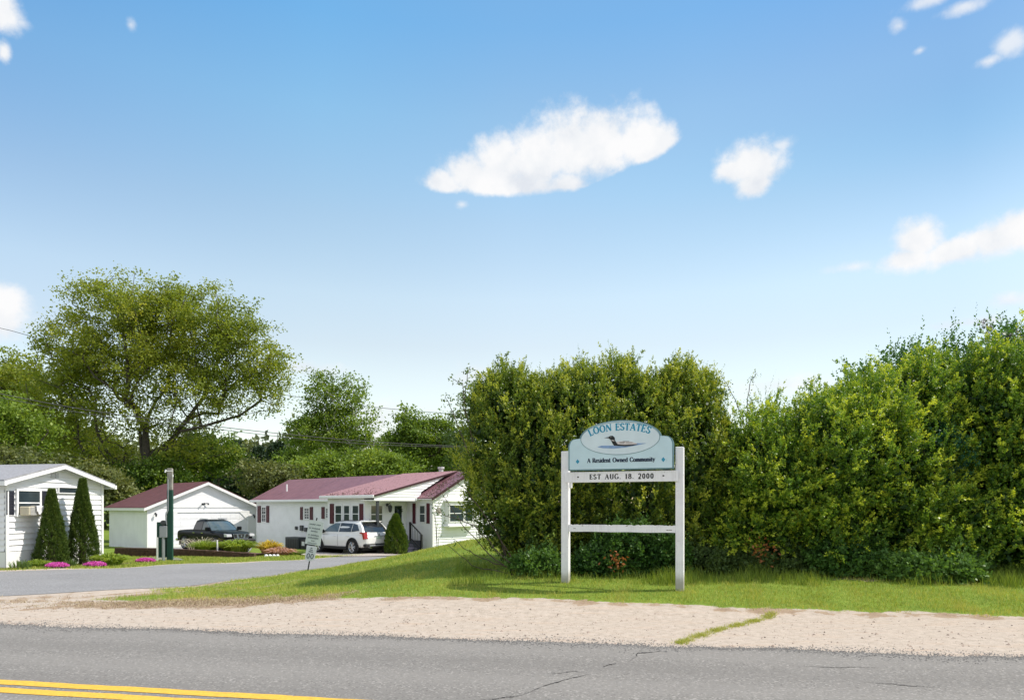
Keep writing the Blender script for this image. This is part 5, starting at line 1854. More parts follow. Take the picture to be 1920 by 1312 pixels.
cab = Cabin([(.98, 1.45, -2.34, .885), (1.10, 1.22, -2.27, .865), (1.34, .80, -2.10, .785), (1.575, .30, -1.84, .685), (1.645, .02, -1.70, .60), (1.665, -.25, -1.5, .40)])
cab.build(M['car_white'], sv)
for s in (1, -1):
    cab.side(s, [(1.02, 1.10), (-.20, 1.10), (-.20, 1.53), (.18, 1.52), (.62, 1.36)], M['car_glass_clear'], sv)
    cab.side(s, [(-.26, 1.10), (-1.24, 1.11), (-1.24, 1.52), (-.26, 1.54)], M['car_glass'], sv)
    cab.side(s, [(-1.28, 1.11), (-1.88, 1.18), (-1.62, 1.47), (-1.28, 1.515)], M['car_glass'], sv)
    mb = MB()
    mb.prism([(-2.40, .80), (-2.28, .76), (-2.20, 1.02), (-2.02, 1.05), (-2.0, 1.10), (-2.33, 1.11)], 'y', s * .70, s * .935)
    mb.build('tail_light', M['red_lamp'], sv)
    mb = MB(); mb.box((.94, s * .90 - .02, 1.03), (1.12, s * 1.10 + .0 * s + .0, 1.20), bev=.03) if s > 0 else mb.box((.94, -1.10, 1.03), (1.12, -.88, 1.20), bev=.03)
    mb.build('mirror', M['cladding'], sv)
    for x in (.05, -1.05):
        mb = MB(); mb.box((x - .11, min(s * .955, s * .978), .885), (x + .11, max(s * .955, s * .978), .915), bev=.008); mb.build('handle', M['car_white'], sv)
    mb = MB(); mb.box((-.98, min(s * .90, s * .965), .27), (1.0, max(s * .90, s * .965), .40), bev=.02); mb.build('sill_trim', M['cladding'], sv)
    mb = MB(); mb.tube([(.15, s * .64, 1.62), (-.6, s * .64, 1.665), (-1.7, s * .62, 1.66)], .018, 6); mb.build('roof_rail', M['cladding'], sv)
    for x in (-1.42, 1.45):
        wheel(sv, x, s * .955, r_, .24)
        arch(x, r_, s * .968, sv, M['cladding'], .05)
mb = MB()
for s in (1, -1):
    for x in (-.23, .92): mb.box((x - .004, min(s * .952, s * .9575), .42), (x + .004, max(s * .952, s * .9575), .98))
mb.build('door_seam', M['cladding'], sv)
cab.end(cab.rear, -1, 1.10, 1.555, .76, .62, M['car_glass'], sv, 'rear_window', .014)
cab.end(cab.front, 1, 1.08, 1.54, .78, .62, M['car_glass_clear'], sv, 'windscreen', .014)
mb = MB(); mb.box((-1.98, -.60, 1.60), (-1.70, .60, 1.635), bev=.015); mb.build('spoiler', M['car_white'], sv)
mb = MB(); mb.box((-2.46, -.88, .40), (-2.2, .88, .56), bev=.04); bp = mb.build('bumper', M['cladding'], sv)
mb = MB(); mb.box((-2.475, -.66, .44), (-2.455, .66, .49), bev=.008); mb.build('bumper_strip', M['grey_metal'], bp)
mb = MB()
for y in (-.55, .55): mb.tube([(-2.47, y, .395), (-2.3, y, .395)], .055, 12)
mb.build('tailpipe', M['chrome'], sv)
mb = MB(); mb.box((-2.435, -.16, .78), (-2.425, .16, .90)); pl = mb.build('licence_plate', mat('plate_green_white', (0.45, 0.55, 0.48), .5), sv)
mb = MB(); mb.box((-2.44, -.30, .905), (-2.42, .30, .935), bev=.006); mb.tube([(-2.44, 0, .99), (-2.39, 0, .99)], .05, 10); mb.build('tailgate_trim', M['grey_metal'], sv)
mb = MB(); mb.box((2.33, -.42, .45), (2.425, .42, .68), bev=.02); mb.build('grille', M['cladding'], sv)

# ---- black pickup, nose towards the right
u = (.82, -.57)
tk = empty('pickup_truck', (0, 0, 0), math.atan2(u[1], u[0]), 'black crew cab pickup with chrome grille parked before the garage', 'truck')
rc = at(421, 1000, 37.2)
lx, ly = 2.45, -.9
a = tk.rotation_euler.z
tk.location = (rc.x - (lx * math.cos(a) - ly * math.sin(a)), rc.y - (lx * math.sin(a) + ly * math.cos(a)), 0)
tk.location.z = z1(tk.location.x, tk.location.y) + .04
r_ = .42
bedcut = MB(); bedcut.box((-2.52, -.76, .72), (-1.02, .76, 1.6))
body = loft([(-2.62, .84, .58, 1.10), (-2.55, .92, .52, 1.15), (-1.6, .935, .46, 1.16), (-.95, .935, .44, 1.16), (0, .935, .44, 1.15), (1.15, .94, .44, 1.14), (1.75, .94, .46, 1.12), (2.2, .91, .48, 1.07),
             (2.48, .86, .50, 1.0), (2.60, .76, .54, .92)], bsec, M['car_black'], 'body', tk, [cyl_cut(x, r_, -1.2, 1.2) for x in (-1.65, 1.65)] + [bedcut])
mb = MB()
for x in (-1.65, 1.65): mb.tube([(x, -.68, r_ * .92), (x, .68, r_ * .92)], r_ * 1.16, 24)
mb.box((-2.4, -.66, .30), (2.3, .66, .62)); mb.build('chassis', M['cladding'], tk)
cab = Cabin([(1.08, 1.28, -.98, .86), (1.18, 1.12, -.95, .845), (1.45, .78, -.88, .775), (1.70, .38, -.78, .70), (1.765, .12, -.66, .62), (1.785, -.05, -.5, .45)])
cab.build(M['car_black'], tk)
for s in (1, -1):
    cab.side(s, [(.92, 1.20), (.12, 1.20), (.12, 1.64), (.36, 1.64), (.66, 1.47)], M['car_glass_clear'], tk)
    cab.side(s, [(.06, 1.20), (-.74, 1.20), (-.64, 1.62), (.06, 1.65)], M['car_glass'], tk)
    mb = MB(); mb.box((.84, .88, 1.14), (1.0, 1.12, 1.36), bev=.03) if s > 0 else mb.box((.84, -1.12, 1.14), (1.0, -.88, 1.36), bev=.03)
    mb.build('mirror', M['car_black'], tk)
    for x in (.25, -.62):
        mb = MB(); mb.box((x - .1, min(s * .93, s * .955), 1.0), (x + .1, max(s * .93, s * .955), 1.03)); mb.build('handle', M['chrome'], tk)
    mb = MB(); mb.prism([(2.36, .84), (2.625, .84), (2.60, .97), (2.32, 1.01)], 'y', s * .56, s * .87); mb.build('headlight', M['clear_lamp'], tk)
    mb = MB(); mb.tube([(-.9, s * .93, .42), (1.05, s * .93, .42)], .05, 8); mb.build('running_board', M['cladding'], tk)
    mb = MB(); mb.tube([(.3, s * .60, 1.80), (-.6, s * .58, 1.82)], .022, 6); mb.build('roof_rail', M['grey_metal'], tk)
    for x in (-1.65, 1.65):
        wheel(tk, x, s * .95, r_, .26, 6)
        arch(x, r_, s * .955, tk, M['car_black'], .06)
cab.end(cab.front, 1, 1.17, 1.67, .80, .66, M['car_glass_clear'], tk, 'windscreen', .014)
cab.end(cab.rear, -1, 1.22, 1.60, .66, .58, M['car_glass'], tk, 'rear_window', .014)
mb = MB(); mb.prism([(-.50, 1.0), (.50, 1.0), (.44, .72), (-.44, .72)], 'x', 2.56, 2.655); gr = mb.build('grille', M['chrome'], tk)
mb = MB()
mb.prism([(-.2, .975), (.2, .975), (.12, .76), (-.12, .76)], 'x', 2.655, 2.662); mb.prism([(-.46, .975), (-.30, .975), (-.24, .76), (-.42, .76)], 'x', 2.655, 2.662)
mb.prism([(.46, .975), (.30, .975), (.24, .76), (.42, .76)], 'x', 2.655, 2.662); mb.build('slot', M['cladding'], gr)
mb = MB(); mb.tube([(2.662, 0, .87), (2.675, 0, .87)], .055, 14); mb.build('badge', M['chrome'], gr)
mb = MB(); mb.box((2.45, -.90, .42), (2.72, .90, .70), bev=.06); mb.build('bumper', M['cladding'], tk)
mb = MB(); mb.box((-2.74, -.88, .48), (-2.55, .88, .66), bev=.04); mb.build('rear_bumper', M['chrome'], tk)

# ------------------------------------------------------------------ yard things
def gp(px, py, dz=0.0):
    p = ghit(px, py); p.z += dz; return p


# green service post with meter
p = gp(319, 1051)
po = empty('service_post', p, .2, 'tall post painted dark green with bare grey top and a meter box', 'post')
mb = MB(); mb.box((-.105, -.09, -.3), (.105, .09, 2.95), bev=.01); mb.build('post', M['green_post'], po)
mb = MB(); mb.box((-.10, -.08, 2.951), (.10, .08, 3.86), bev=.02); mb.build('bare_top', M['old_wood'], po)
mb = MB(); mb.tube([(-.16, -.1, 3.74), (.14, -.11, 3.75)], .016, 6); mb.tube([(-.16, -.1, 3.68), (-.14, -.1, 3.80)], .035, 8); mb.tube([(.13, -.1, 3.5), (.13, -.1, 3.60)], .025, 8)
mb.build('insulator', M['trim'], po)
mb = MB(); mb.box((-.50, -.06, .15), (-.14, .12, 1.62), bev=.01); mb.build('panel_board', M['green_post'], po)
mb = MB(); mb.box((-.36, -.20, .98), (-.08, -.07, 1.46), bev=.015); bx = mb.build('meter_box', M['grey_metal'], po)
mb = MB(); mb.tube([(-.22, -.21, 1.60), (-.22, -.08, 1.60)], .1, 14); mb.tube([(-.22, -.14, 1.46), (-.22, -.14, 1.54)], .04, 8); mb.build('meter_dial', M['dark_grey'], bx)
mb = MB(); mb.tube([(-.22, -.14, .98), (-.22, -.14, -.2)], .06, 8); mb.tube([(-.1, -.12, 1.5), (-.12, -.14, 1.9), (-.05, -.12, 2.1), (-.04, -.12, 3.4)], .022, 6); mb.build('conduit', M['grey_metal'], po)
mb = MB(); mb.box((-.44, -.30, -.2), (-.38, -.27, 1.0)); mb.build('marker_stick', M['trim'], po)

# leaning notice on a thin iron stake
p = gp(577, 1069)
ls = empty('leaning_notice', p, R(12), 'small white notice with rows of faded writing on a leaning black stake', 'sign')
ls.rotation_euler = (0, R(9.5), R(8))
mb = MB(); mb.tube([(0, .03, -.2), (0, .03, 1.72)], .022, 6); mb.build('stake', M['black_paint'], ls)
mb = MB(); mb.prism([(-.23, .84), (.25, .84), (.24, 1.60), (.03, 1.63), (-.22, 1.60)], 'y', -.012, .008); b1 = mb.build('board', mat('faded_white_board', (0.60, 0.64, 0.66), .5, var=.08), ls)
mb = MB(); rr_ = random.Random(9)
for z, words, h in ((1.50, (.20, .14), .05), (1.375, (.05, .28), .05), (1.28, (.22,), .045), (1.15, (.05, .26), .05), (1.06, (.34,), .05), (.965, (.10,), .03), (.89, (.3,), .028)):
    tw = sum(words) + .03 * (len(words) - 1); x = -tw / 2
    for w_ in words:
        e = x + w_
        while x < e - .012:
            q = rr_.uniform(.014, .026)
            mb.box((x, -.0145, z - h / 2), (x + q * .6, -.011, z + h / 2 * rr_.uniform(.5, 1)))
            mb.box((x, -.0150, z - h / 2), (x + q, -.011, z - h / 2 + .010)) if rr_.random() < .5 else mb.box((x, -.0150, z), (x + q, -.011, z + .010))
            x += q + .006
        x += .03
mb.build('writing', M['sign_dark'], b1)
mb = MB(); mb.prism([(-.15, .36), (-.02, .30), (.15, .37), (.17, .80), (-.16, .80)], 'y', -.02, .0); b2 = mb.build('small_board', mat('white_plate', (0.66, 0.67, 0.74), .5), ls)
mb = MB()
for x in (-.06, .06):
    q = ring_mb(x, .47, .05, .085, .022, -.026, -.019, 24); mb.add(q.v, q.f)
for i, z in enumerate((.60, .66, .72)):
    mb.box((-.07 + .02 * i, -.024, z), (.07 - .02 * i, -.019, z + .025))
mb.build('writing', M['sign_dark'], b2)

# low brown retaining wall and its planting bed
A0, A1 = Vector((-18.6, 31.3)), Vector((-11.9, 30.9))
rw = empty('retaining_wall', (A0.x, A0.y, z1(A0.x, A0.y)), math.atan2((A1 - A0).y, (A1 - A0).x), 'low dark brown timber retaining wall running in front of the pickup', 'wall')
Ln = (A1 - A0).length; mb = MB()
rr_ = random.Random(5)
for k in range(3):
    x = -.2 * (k % 2)
    while x < Ln:
        x2 = min(x + rr_.uniform(.35, .5), Ln)
        hh = (.44 - .26 * (x / Ln) ** 2)
        zz0, zz1 = hh * k / 3 - .03, hh * (k + 1) / 3 - .034
        if zz1 - zz0 > .02: mb.box((max(x, 0) + .004, -.10 - rr_.random() * .03, zz0 if k else -.3), (x2 - .004, .12, zz1), bev=.006)
        x = x2
mb.build('block', M['brick_wood'], rw)
t_ = np.linspace(0, 1, 40)
f_ = np.stack([A0.x + (A1.x - A0.x) * t_, A0.y + (A1.y - A0.y) * t_ + .1], 1)
V = []
for i, t in enumerate(t_):
    for j in range(7):
        x, y = f_[i]; y += j * .6; h = (.40 - .25 * t ** 2) * (1 - (j / 6) ** 2)
        V.append((x, y, z1(x, y) + h + .015 * math.sin(x * 5 + y * 3) - .01))
FA = np.array([(i * 7 + j, (i + 1) * 7 + j, (i + 1) * 7 + j + 1, i * 7 + j + 1) for i in range(39) for j in range(6)])
o = np_mesh('planting_bed', np.array(V), FA, M['soil'], None, smooth=True); tag(o, kind='structure')


def bedz(x, y):
    t = min(1, max(0, (x - A0.x) / (A1.x - A0.x)))
    j = (y - (A0.y + (A1.y - A0.y) * t) - .1) / 3.6
    return z1(x, y) + ((.40 - .25 * t * t) * (1 - j * j) if 0 <= j <= 1 and A0.x < x < A1.x else 0)


def onbed(px, Y):
    x = (px - HX) / F * Y; return Vector((x, Y, bedz(x, Y) - .02))


clump('ornamental_grass', onbed(386, 32.6), .75, .6, .95, 700, .5, .035, M['green_tree_leaf'], 'round green grass clump before the rear wheel of the pickup', seed=2, arch=.8, tb=.7)
clump('dry_grass', onbed(380, 33.0), 1.1, .6, 1.5, 120, .5, .03, M['plume'], 'tall straw coloured stalks rising behind the green clump', seed=8, arch=.9)
clump('leafy_perennial', onbed(444, 32.4), .95, .6, 1.25, 420, .5, .09, M['green_tree_leaf'], 'broad leaved green perennial mound under the pickup nose', seed=3, arch=.9, tb=.75)
clump('yellow_shrub', onbed(505, 32.8), .60, .5, 1.25, 420, .5, .07, M['yellow_leaf'], 'golden yellow leaved shrub by the garage corner', seed=4, arch=.8)
clump('pink_shrub', onbed(524, 32.0), .65, .45, .95, 420, .5, .06, M['pink_leaf'], 'low pinkish shrub in front of the golden one', seed=6, arch=1.0)
clump('garden_plant', onbed(552, 32.6), .5, .4, .6, 200, .5, .06, M['green_tree_leaf'], 'small green plant between the pink shrub and leaning notice', seed=7, arch=1.0, tb=.4)
clump('garden_plant', onbed(245, 33.2), .8, .4, .6, 240, .5, .05, M['green_tree_leaf'], 'low green plants along the side wall of the garage', seed=17, arch=1.0, tb=.5)
p = onbed(408, 31.9)
sk = empty('white_stake', p, 0, 'short white plastic stake in the bed before the pickup', 'stake')
mb = MB(); mb.tube([(0, 0, -.05), (-.02, 0, .50)], .035, 8); mb.tube([(-.02, 0, .501), (-.021, 0, .52)], [.045, .03], 8); mb.build('pipe', M['trim'], sk)
p = gp(510, 1043)
eg = empty('edging_stones', p, 0, 'few pale stones lying on the grass at the end of the brown wall', 'stones')
rr_ = random.Random(2)
for i in range(4):
    mb = MB(); x = -.28 + .18 * i; mb.tube([(x, 0, 0), (x + .03, 0, .06), (x + .05, 0, .09)], [.10, .085, .03], 7); mb.build('stone', M['trim'], eg)
# dark utility cabinet against the long wall
ct = FH.Sd(555, 1020, -.9)
cb = empty('utility_cabinet', tuple(Mh @ Vector((-1.0, ct[0], 0))), FH.a, 'dark grey utility cabinets against the long wall behind the notice', 'cabinet')
mb = MB(); mb.box((-.35, -1.0, -.5), (.35, .55, .62), bev=.03); c1 = mb.build('cabinet', M['dark_grey'], cb)
mb = MB()
for k in range(7): mb.box((-.36, -.9 + k * .2, -.1), (-.352, -.82 + k * .2, .5))
mb.build('grille', M['black_paint'], c1)
mb = MB(); mb.box((-.28, -1.75, -.5), (.28, -1.1, .50), bev=.02); mb.build('small_cabinet', M['black_paint'], cb)
mb = MB(); mb.box((-.30, -1.60, .12), (-.281, -1.30, .38)); mb.build('cabinet_label', M['trim'], cb)

# lattice left leaning behind the car, seen under it
# conical evergreens
p = at(97, 1000, 23.5); p.z = z1(p.x, p.y); q = at(155, 1000, 24.7); q.z = z1(q.x, q.y)
cone_shrub('conical_evergreen', p, 2.62, .42, 'shorter of the two dark cone evergreens, nearer the window', 6500, seed=3, ll=.07, group='cone evergreens by the white clapboard home')
cone_shrub('conical_evergreen', q, 3.10, .44, 'taller of the two dark cone evergreens, nearer the house corner', 7500, seed=4, ll=.07, group='cone evergreens by the white clapboard home')
p = at(742, 1036, 34.2); p.z = z1(p.x, p.y)
cone_shrub('porch_evergreen', p, 1.98, .50, 'bright green rounded cone evergreen beside the porch steps', 3600, M['arbor_bright'], 5, round_=.9)
# flowers by the home
for px, py, rx, lab in ((107, 1064, .36, 'pink phlox mound at the foot of the shorter cone evergreen'), (178, 1062, .38, 'pink phlox mound at the foot of the taller cone evergreen'),
                        (273, 1054, .36, 'pink phlox mound alone on the verge left of the green post')):
    p = gp(px, py)
    clump('phlox', p, rx, rx * .7, .10, 160, .1, .03, M['dark_shrub_leaf'], lab, cat='flowers', seed=int(px), group='pink phlox mounds along the side road', arch=1.0, bloom=(M['pink'], 1700, .045, .15))
p = gp(38, 1066); clump('iris_leaves', p, .55, .25, .38, 120, .4, .045, M['pale_tree_leaf'], 'row of upright sword leaves at the foot of the white skirting', seed=12, arch=.25, tb=.5)
p = gp(72, 1063); clump('garden_plant', p, .35, .3, .62, 260, .3, .05, M['green_tree_leaf'], 'low bright green clump left of the shorter cone evergreen', seed=13, arch=1.0, tb=.7)
p = gp(133, 1062); clump('iris_leaves', p, .3, .25, .40, 80, .4, .045, M['pale_tree_leaf'], 'blue green sword leaves between the two cone evergreens', seed=14, arch=.4, tb=.2)
p = gp(206, 1060); clump('leafy_perennial', p, .6, .45, .95, 420, .3, .07, M['green_tree_leaf'], 'leafy green plant at the right corner of the clapboard home', seed=15, arch=.9, tb=.8)
P_ = [gp(x, y) for x, y in ((15, 1068), (215, 1060))]
pa, pb = smooth_line([(P_[0].x - 1, P_[0].y), (P_[1].x, P_[1].y)], 20), smooth_line([(P_[0].x - 1, P_[0].y + .9), (P_[1].x + .2, P_[1].y + 1.6)], 20)
strip_mesh('garden_bed', pa, pb, 5, None, .015, M['soil'])

# ------------------------------------------------------------------ bushes by the sign
def E(px, py, rx, ry, Y, dy):
    p = at(px, py, Y); return (p.x, p.y, p.z, rx / F * Y, dy, ry / F * Y)


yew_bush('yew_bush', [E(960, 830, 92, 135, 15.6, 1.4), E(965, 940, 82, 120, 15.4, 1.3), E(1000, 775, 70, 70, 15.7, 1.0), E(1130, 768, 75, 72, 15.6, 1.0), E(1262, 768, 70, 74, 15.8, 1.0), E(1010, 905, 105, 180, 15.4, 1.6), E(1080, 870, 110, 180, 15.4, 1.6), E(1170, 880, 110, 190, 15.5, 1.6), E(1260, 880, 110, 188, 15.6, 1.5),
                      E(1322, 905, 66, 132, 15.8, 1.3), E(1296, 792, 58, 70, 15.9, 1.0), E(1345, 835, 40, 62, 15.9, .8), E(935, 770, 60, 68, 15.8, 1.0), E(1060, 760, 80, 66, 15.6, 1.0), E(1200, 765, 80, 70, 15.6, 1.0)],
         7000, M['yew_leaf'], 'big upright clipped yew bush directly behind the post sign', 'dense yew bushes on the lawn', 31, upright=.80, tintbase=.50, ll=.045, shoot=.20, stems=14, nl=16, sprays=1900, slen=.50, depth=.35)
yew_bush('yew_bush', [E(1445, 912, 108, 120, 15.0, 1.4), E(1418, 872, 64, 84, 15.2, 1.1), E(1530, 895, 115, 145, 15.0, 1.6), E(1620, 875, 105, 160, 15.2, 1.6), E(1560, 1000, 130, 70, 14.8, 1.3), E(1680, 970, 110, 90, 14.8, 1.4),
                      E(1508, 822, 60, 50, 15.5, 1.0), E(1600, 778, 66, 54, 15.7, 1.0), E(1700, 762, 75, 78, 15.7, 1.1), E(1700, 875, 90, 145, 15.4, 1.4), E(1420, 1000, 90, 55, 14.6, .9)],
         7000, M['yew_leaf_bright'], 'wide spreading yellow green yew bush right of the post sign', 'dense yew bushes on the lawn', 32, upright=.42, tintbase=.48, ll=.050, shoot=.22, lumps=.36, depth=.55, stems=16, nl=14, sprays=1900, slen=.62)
yew_bush('yew_bush', [E(1840, 820, 90, 150, 15.0, 1.4), E(1900, 800, 90, 160, 15.0, 1.4), E(1840, 990, 90, 100, 14.4, 1.2), E(1930, 960, 100, 130, 14.4, 1.4), E(2020, 860, 110, 190, 15, 1.6), E(1780, 722, 50, 46, 15.9, .8),
                      E(1860, 735, 60, 50, 15.7, .9), E(1790, 1040, 70, 45, 14.0, .8)],
         5500, M['yew_leaf_bright'], 'yellow green yew bush cut by the right edge of the picture', 'dense yew bushes on the lawn', 33, upright=.38, tintbase=.48, ll=.052, shoot=.22, lumps=.34, depth=.55, stems=12, nl=14, sprays=1400, slen=.62)
yew_bush('yew_bush', [E(1438, 775, 16, 30, 16.8, .25), E(1430, 820, 34, 50, 16.8, .5)], 260, M['yew_leaf'], 'thin upright yew top showing in the gap between two big yews', None, 34, upright=.8,
         tintbase=.35, shoot=.26, stems=3, dark_fill=False, nl=20)
# broad-leaved undergrowth
def undershrub(px, py, rx, ry, Y, label, seed, n=1100, m='dark_shrub_leaf', tb=.5, dy=.5, ll=.09):
    yew_bush('undergrowth_shrub', [E(px, py, rx, ry, Y, dy), E(px + rx * .5, py + ry * .2, rx * .6, ry * .8, Y - .1, dy * .8)], n, M[m], label, 'low shrubs at the foot of the yews', seed, upright=.35, tintbase=tb, ll=ll, shoot=.15, stems=3,
             lumps=.08, depth=.2, nl=7, cat='shrub', dark_fill=False)


undershrub(1190, 1040, 85, 48, 13.95, 'dark glossy low shrub seen between the two sign posts', 51, 1500, tb=.6)
undershrub(1120, 1062, 50, 32, 13.9, 'small dark shrub just right of the left sign post', 52, 700)
undershrub(1015, 1066, 55, 32, 13.9, 'fresh green low shrub left of the left sign post', 53, 800, tb=.85)
undershrub(1345, 1050, 60, 26, 14.3, 'loose pale leaved shrub right of the right sign post', 54, 700, 'pale_tree_leaf', .55)
undershrub(1450, 1052, 60, 26, 14.2, 'loose pale leaved shrub under the spreading yew', 55, 500, 'pale_tree_leaf', .45)
undershrub(1580, 1050, 75, 42, 13.9, 'mid green low shrub below the middle of the spreading yew', 56, 900, tb=.6)
undershrub(1740, 1072, 85, 26, 13.3, 'flat green ground shrub at the right reaching the lawn edge', 57, 1000, tb=.85)
# lilacs rising behind
def lilac(E_, n, label, seed):
    r0 = yew_bush('lilac', E_, n, M['lilac_leaf'], label, 'lilacs rising behind the yews', seed, upright=.5, tintbase=.5, ll=.10, shoot=.35, stems=8, lumps=.25, depth=.6, nl=11, cat='shrub', dark_fill=False)
    return r0


lilac([E(1695, 712, 62, 50, 17.2, .8), E(1780, 700, 70, 46, 17.2, .8), E(1640, 752, 60, 50, 17.4, .8), E(1590, 760, 46, 38, 17.4, .6), E(1740, 800, 150, 130, 17.6, 1)], 1300, 'blue green lilac whose leafy shoots top the middle of the right bushes', 61)
l2 = lilac([E(1870, 675, 50, 42, 17.0, .8), E(1930, 680, 55, 45, 17.0, .8), E(1880, 770, 90, 110, 17.2, 1)], 1000, 'tallest lilac with dark purple flower heads at the upper right', 62)
rng = np.random.default_rng(5); pts_ = []
for px, py in ((1845, 608), (1856, 618), (1893, 628), (1908, 622), (1915, 640), (1880, 632), (1936, 630)):
    c = np.array(at(px, py, 16.6)); k = 70
    t = rng.random(k); pts_.append(c + np.stack([rng.normal(0, .045, k) * (1.2 - t), rng.normal(0, .045, k), (t - .5) * .26], 1))
P = np.concatenate(pts_) - np.array(l2.location)
V, FA = leaves(P, unit(rng.normal(size=P.shape)), .035, .03, rng); np_mesh('blossom', V, FA, M['lilac_bloom'], l2, {'tint': np.repeat(rng.random(len(P)), 4)})
yew_bush('climbing_vine', [E(1770, 880, 40, 60, 14.1, .35), E(1760, 830, 28, 45, 14.3, .3)], 420, mat_=leaf_mat('bluish_vine_leaves', G3((0.01, 0.05, 0.025), (0.03, 0.12, 0.06), (0.06, 0.2, 0.11)), .25),
         label='bluish green leafy vine hanging in the gap between two yews', group=None, seed=63, ll=.06, shoot=.2, nl=10, stems=2, dark_fill=False, cat='vine')
# rusty dead sprays
for px, py, s_, Y, lab in ((1155, 1053, 11, 13.3, 'small rust brown dead spray low between the sign posts'), (1430, 1032, 15, 13.5, 'rust brown dead spray low on the spreading yew')):
    c = at(px, py, Y); rng = np.random.default_rng(px)
    rt = empty('dead_branch', c, 0, lab, 'dead branch')
    n = 60; P = rng.normal(0, 1, (n, 3)) * np.array([s_ / F * Y, .06, s_ / F * Y * .9])
    V, FA = leaves(P, unit(rng.normal(size=P.shape)), .08, .045, rng); np_mesh('foliage', V, FA, M['dry_leaf'], rt, {'tint': np.repeat(rng.random(n), 4)})
    mb = MB(); mb.tube([(0, .35, -.1), (0, .1, 0), (.02, -.02, .05)], [.012, .01, .006], 5); mb.tube([(0, .1, 0), (-.08, 0, -.06)], .006, 5); mb.build('twig', M['twig'], rt)


def sapling(px, py, Y, specs, label, seed, leafm, nl=9, ll=.07):
    """bare arching twigs with a few leaves"""
    rng = np.random.default_rng(seed)
    b = at(px, py, Y); b.z = z1(b.x, b.y)
    rt = empty('sapling', b, 0, label, 'sapling'); mb = MB(); LP, LD = [], []
    for tp in specs:
        P = [Vector((0, 0, -.05))] + [at(x, y, Y + d) - b for x, y, d in tp]
        pts = []
        for i in range(len(P) - 1):
            for k in range(4): pts.append(P[i].lerp(P[i + 1], k / 4) + Vector(rng.normal(0, .012, 3)))
        pts.append(P[-1])
        mb.tube(pts, [.013 * (1 - .8 * i / len(pts)) + .002 for i in range(len(pts))], 5)
        for i in range(len(pts) // 3, len(pts)):
            for k in range(nl // 3):
                q = pts[i] + Vector(rng.normal(0, .05, 3)); LP.append(tuple(q)); LD.append(tuple(rng.normal(0, 1, 3)))
    mb.build('stem', M['twig'], rt, True)
    V, FA = leaves(np.array(LP), unit(np.array(LD)), rng.uniform(.6, 1.2, len(LP)) * ll, rng.uniform(.3, .6, len(LP)) * ll, rng)
    np_mesh('foliage', V, FA, leafm, rt, {'tint': np.repeat(rng.random(len(LP)), 4)})


sapling(985, 1080, 13.8, [[(930, 1050, 0), (880, 1000, 0), (850, 960, 0), (818, 905, 0)], [(940, 1040, 0), (890, 985, .1), (835, 965, .1), (812, 950, 0)], [(940, 1060, 0), (890, 1040, 0), (850, 1010, 0)],
                          [(930, 1070, 0), (885, 1060, 0), (838, 1020, 0)], [(950, 1030, .2), (905, 960, .1), (872, 915, 0), (850, 900, 0)]], 'arching leafy twigs reaching left from the foot of the big yew', 71, M['dark_shrub_leaf'], 9, .06)
sapling(958, 1080, 14.6, [[(905, 900, .3), (872, 770, .2), (868, 720, 0), (846, 708, 0)], [(900, 880, .3), (870, 760, .3), (878, 700, 0), (880, 690, 0)], [(900, 900, .2), (860, 800, 0), (842, 760, 0), (836, 742, 0)]],
        'slender tall sapling with fresh leaves along the left edge of the big yew', 72, M['pale_tree_leaf'], 15, .08)
sapling(820, 1028, 34.8, [[(818, 985, 0), (812, 950, 0), (808, 925, 0)], [(816, 960, 0), (832, 930, 0), (840, 915, 0)], [(824, 990, 0), (836, 975, 0)]], 'thin pale young tree against the bright end wall of the long house', 73, M['dark_shrub_leaf'], 6, .14)
sapling(1400, 900, 16.4, [[(1395, 790, 0), (1372, 735, 0), (1352, 705, 0)], [(1400, 780, 0), (1405, 720, 0), (1418, 700, 0)]], 'bare twigs sticking up in the gap right of the big yew', 74, M['yew_leaf'], 30, .06)

# ------------------------------------------------------------------ trees
def base_of(px, Y):
    x = (px - HX) / F * Y; return Vector((x, Y, z1(x, Y)))


def crown_of(b, L):
    out = []
    for px, py, rx, ry in L:
        p = at(px, py, b.y); out.append((p.x - b.x, 0, p.z - b.z, rx / F * b.y, (rx * .55 + ry * .45) / F * b.y * .9, ry / F * b.y))
    return out


b = base_of(272, 62)
tree('oak_tree', b, crown_of(b, [(235, 575, 120, 62), (345, 600, 130, 72), (140, 655, 80, 62), (440, 660, 90, 62), (510, 700, 50, 56), (250, 690, 150, 76), (400, 740, 130, 52), (130, 740, 90, 60), (270, 790, 150, 34), (180, 850, 90, 34), (350, 850, 90, 34), (90, 800, 60, 40)]),
     760, 92000, .215, M['oak_leaf'], M['bark'], 'huge spreading spring tree with olive leaves standing behind the garage', None, 1, trunk_h=10.5, trunk_r=.52, blob=1.15, tip_r=.014, minr=.026, tb=.52, shell=.42)
b = base_of(90, 66)
tree('leafy_tree', b, crown_of(b, [(25, 700, 60, 56), (70, 770, 80, 66), (-40, 730, 80, 80), (130, 830, 80, 40), (20, 850, 90, 40)]), 240, 28000, .27, M['oak_leaf'], M['bark'],
     'olive tree at the left edge behind the clapboard home', 'trees beyond the homes', 2, trunk_h=3.5, trunk_r=.3, blob=1.1, tb=.45)
b = base_of(10, 52)
tree('leafy_tree', b, crown_of(b, [(20, 800, 70, 50), (-40, 790, 80, 70), (60, 850, 60, 30)]), 110, 12000, .24, M['green_tree_leaf'], M['bark'],
     'fresh green tree cut by the left edge above the grey roof', 'trees beyond the homes', 3, trunk_h=3, trunk_r=.2, blob=1.0, tb=.5)
b = base_of(170, 72)
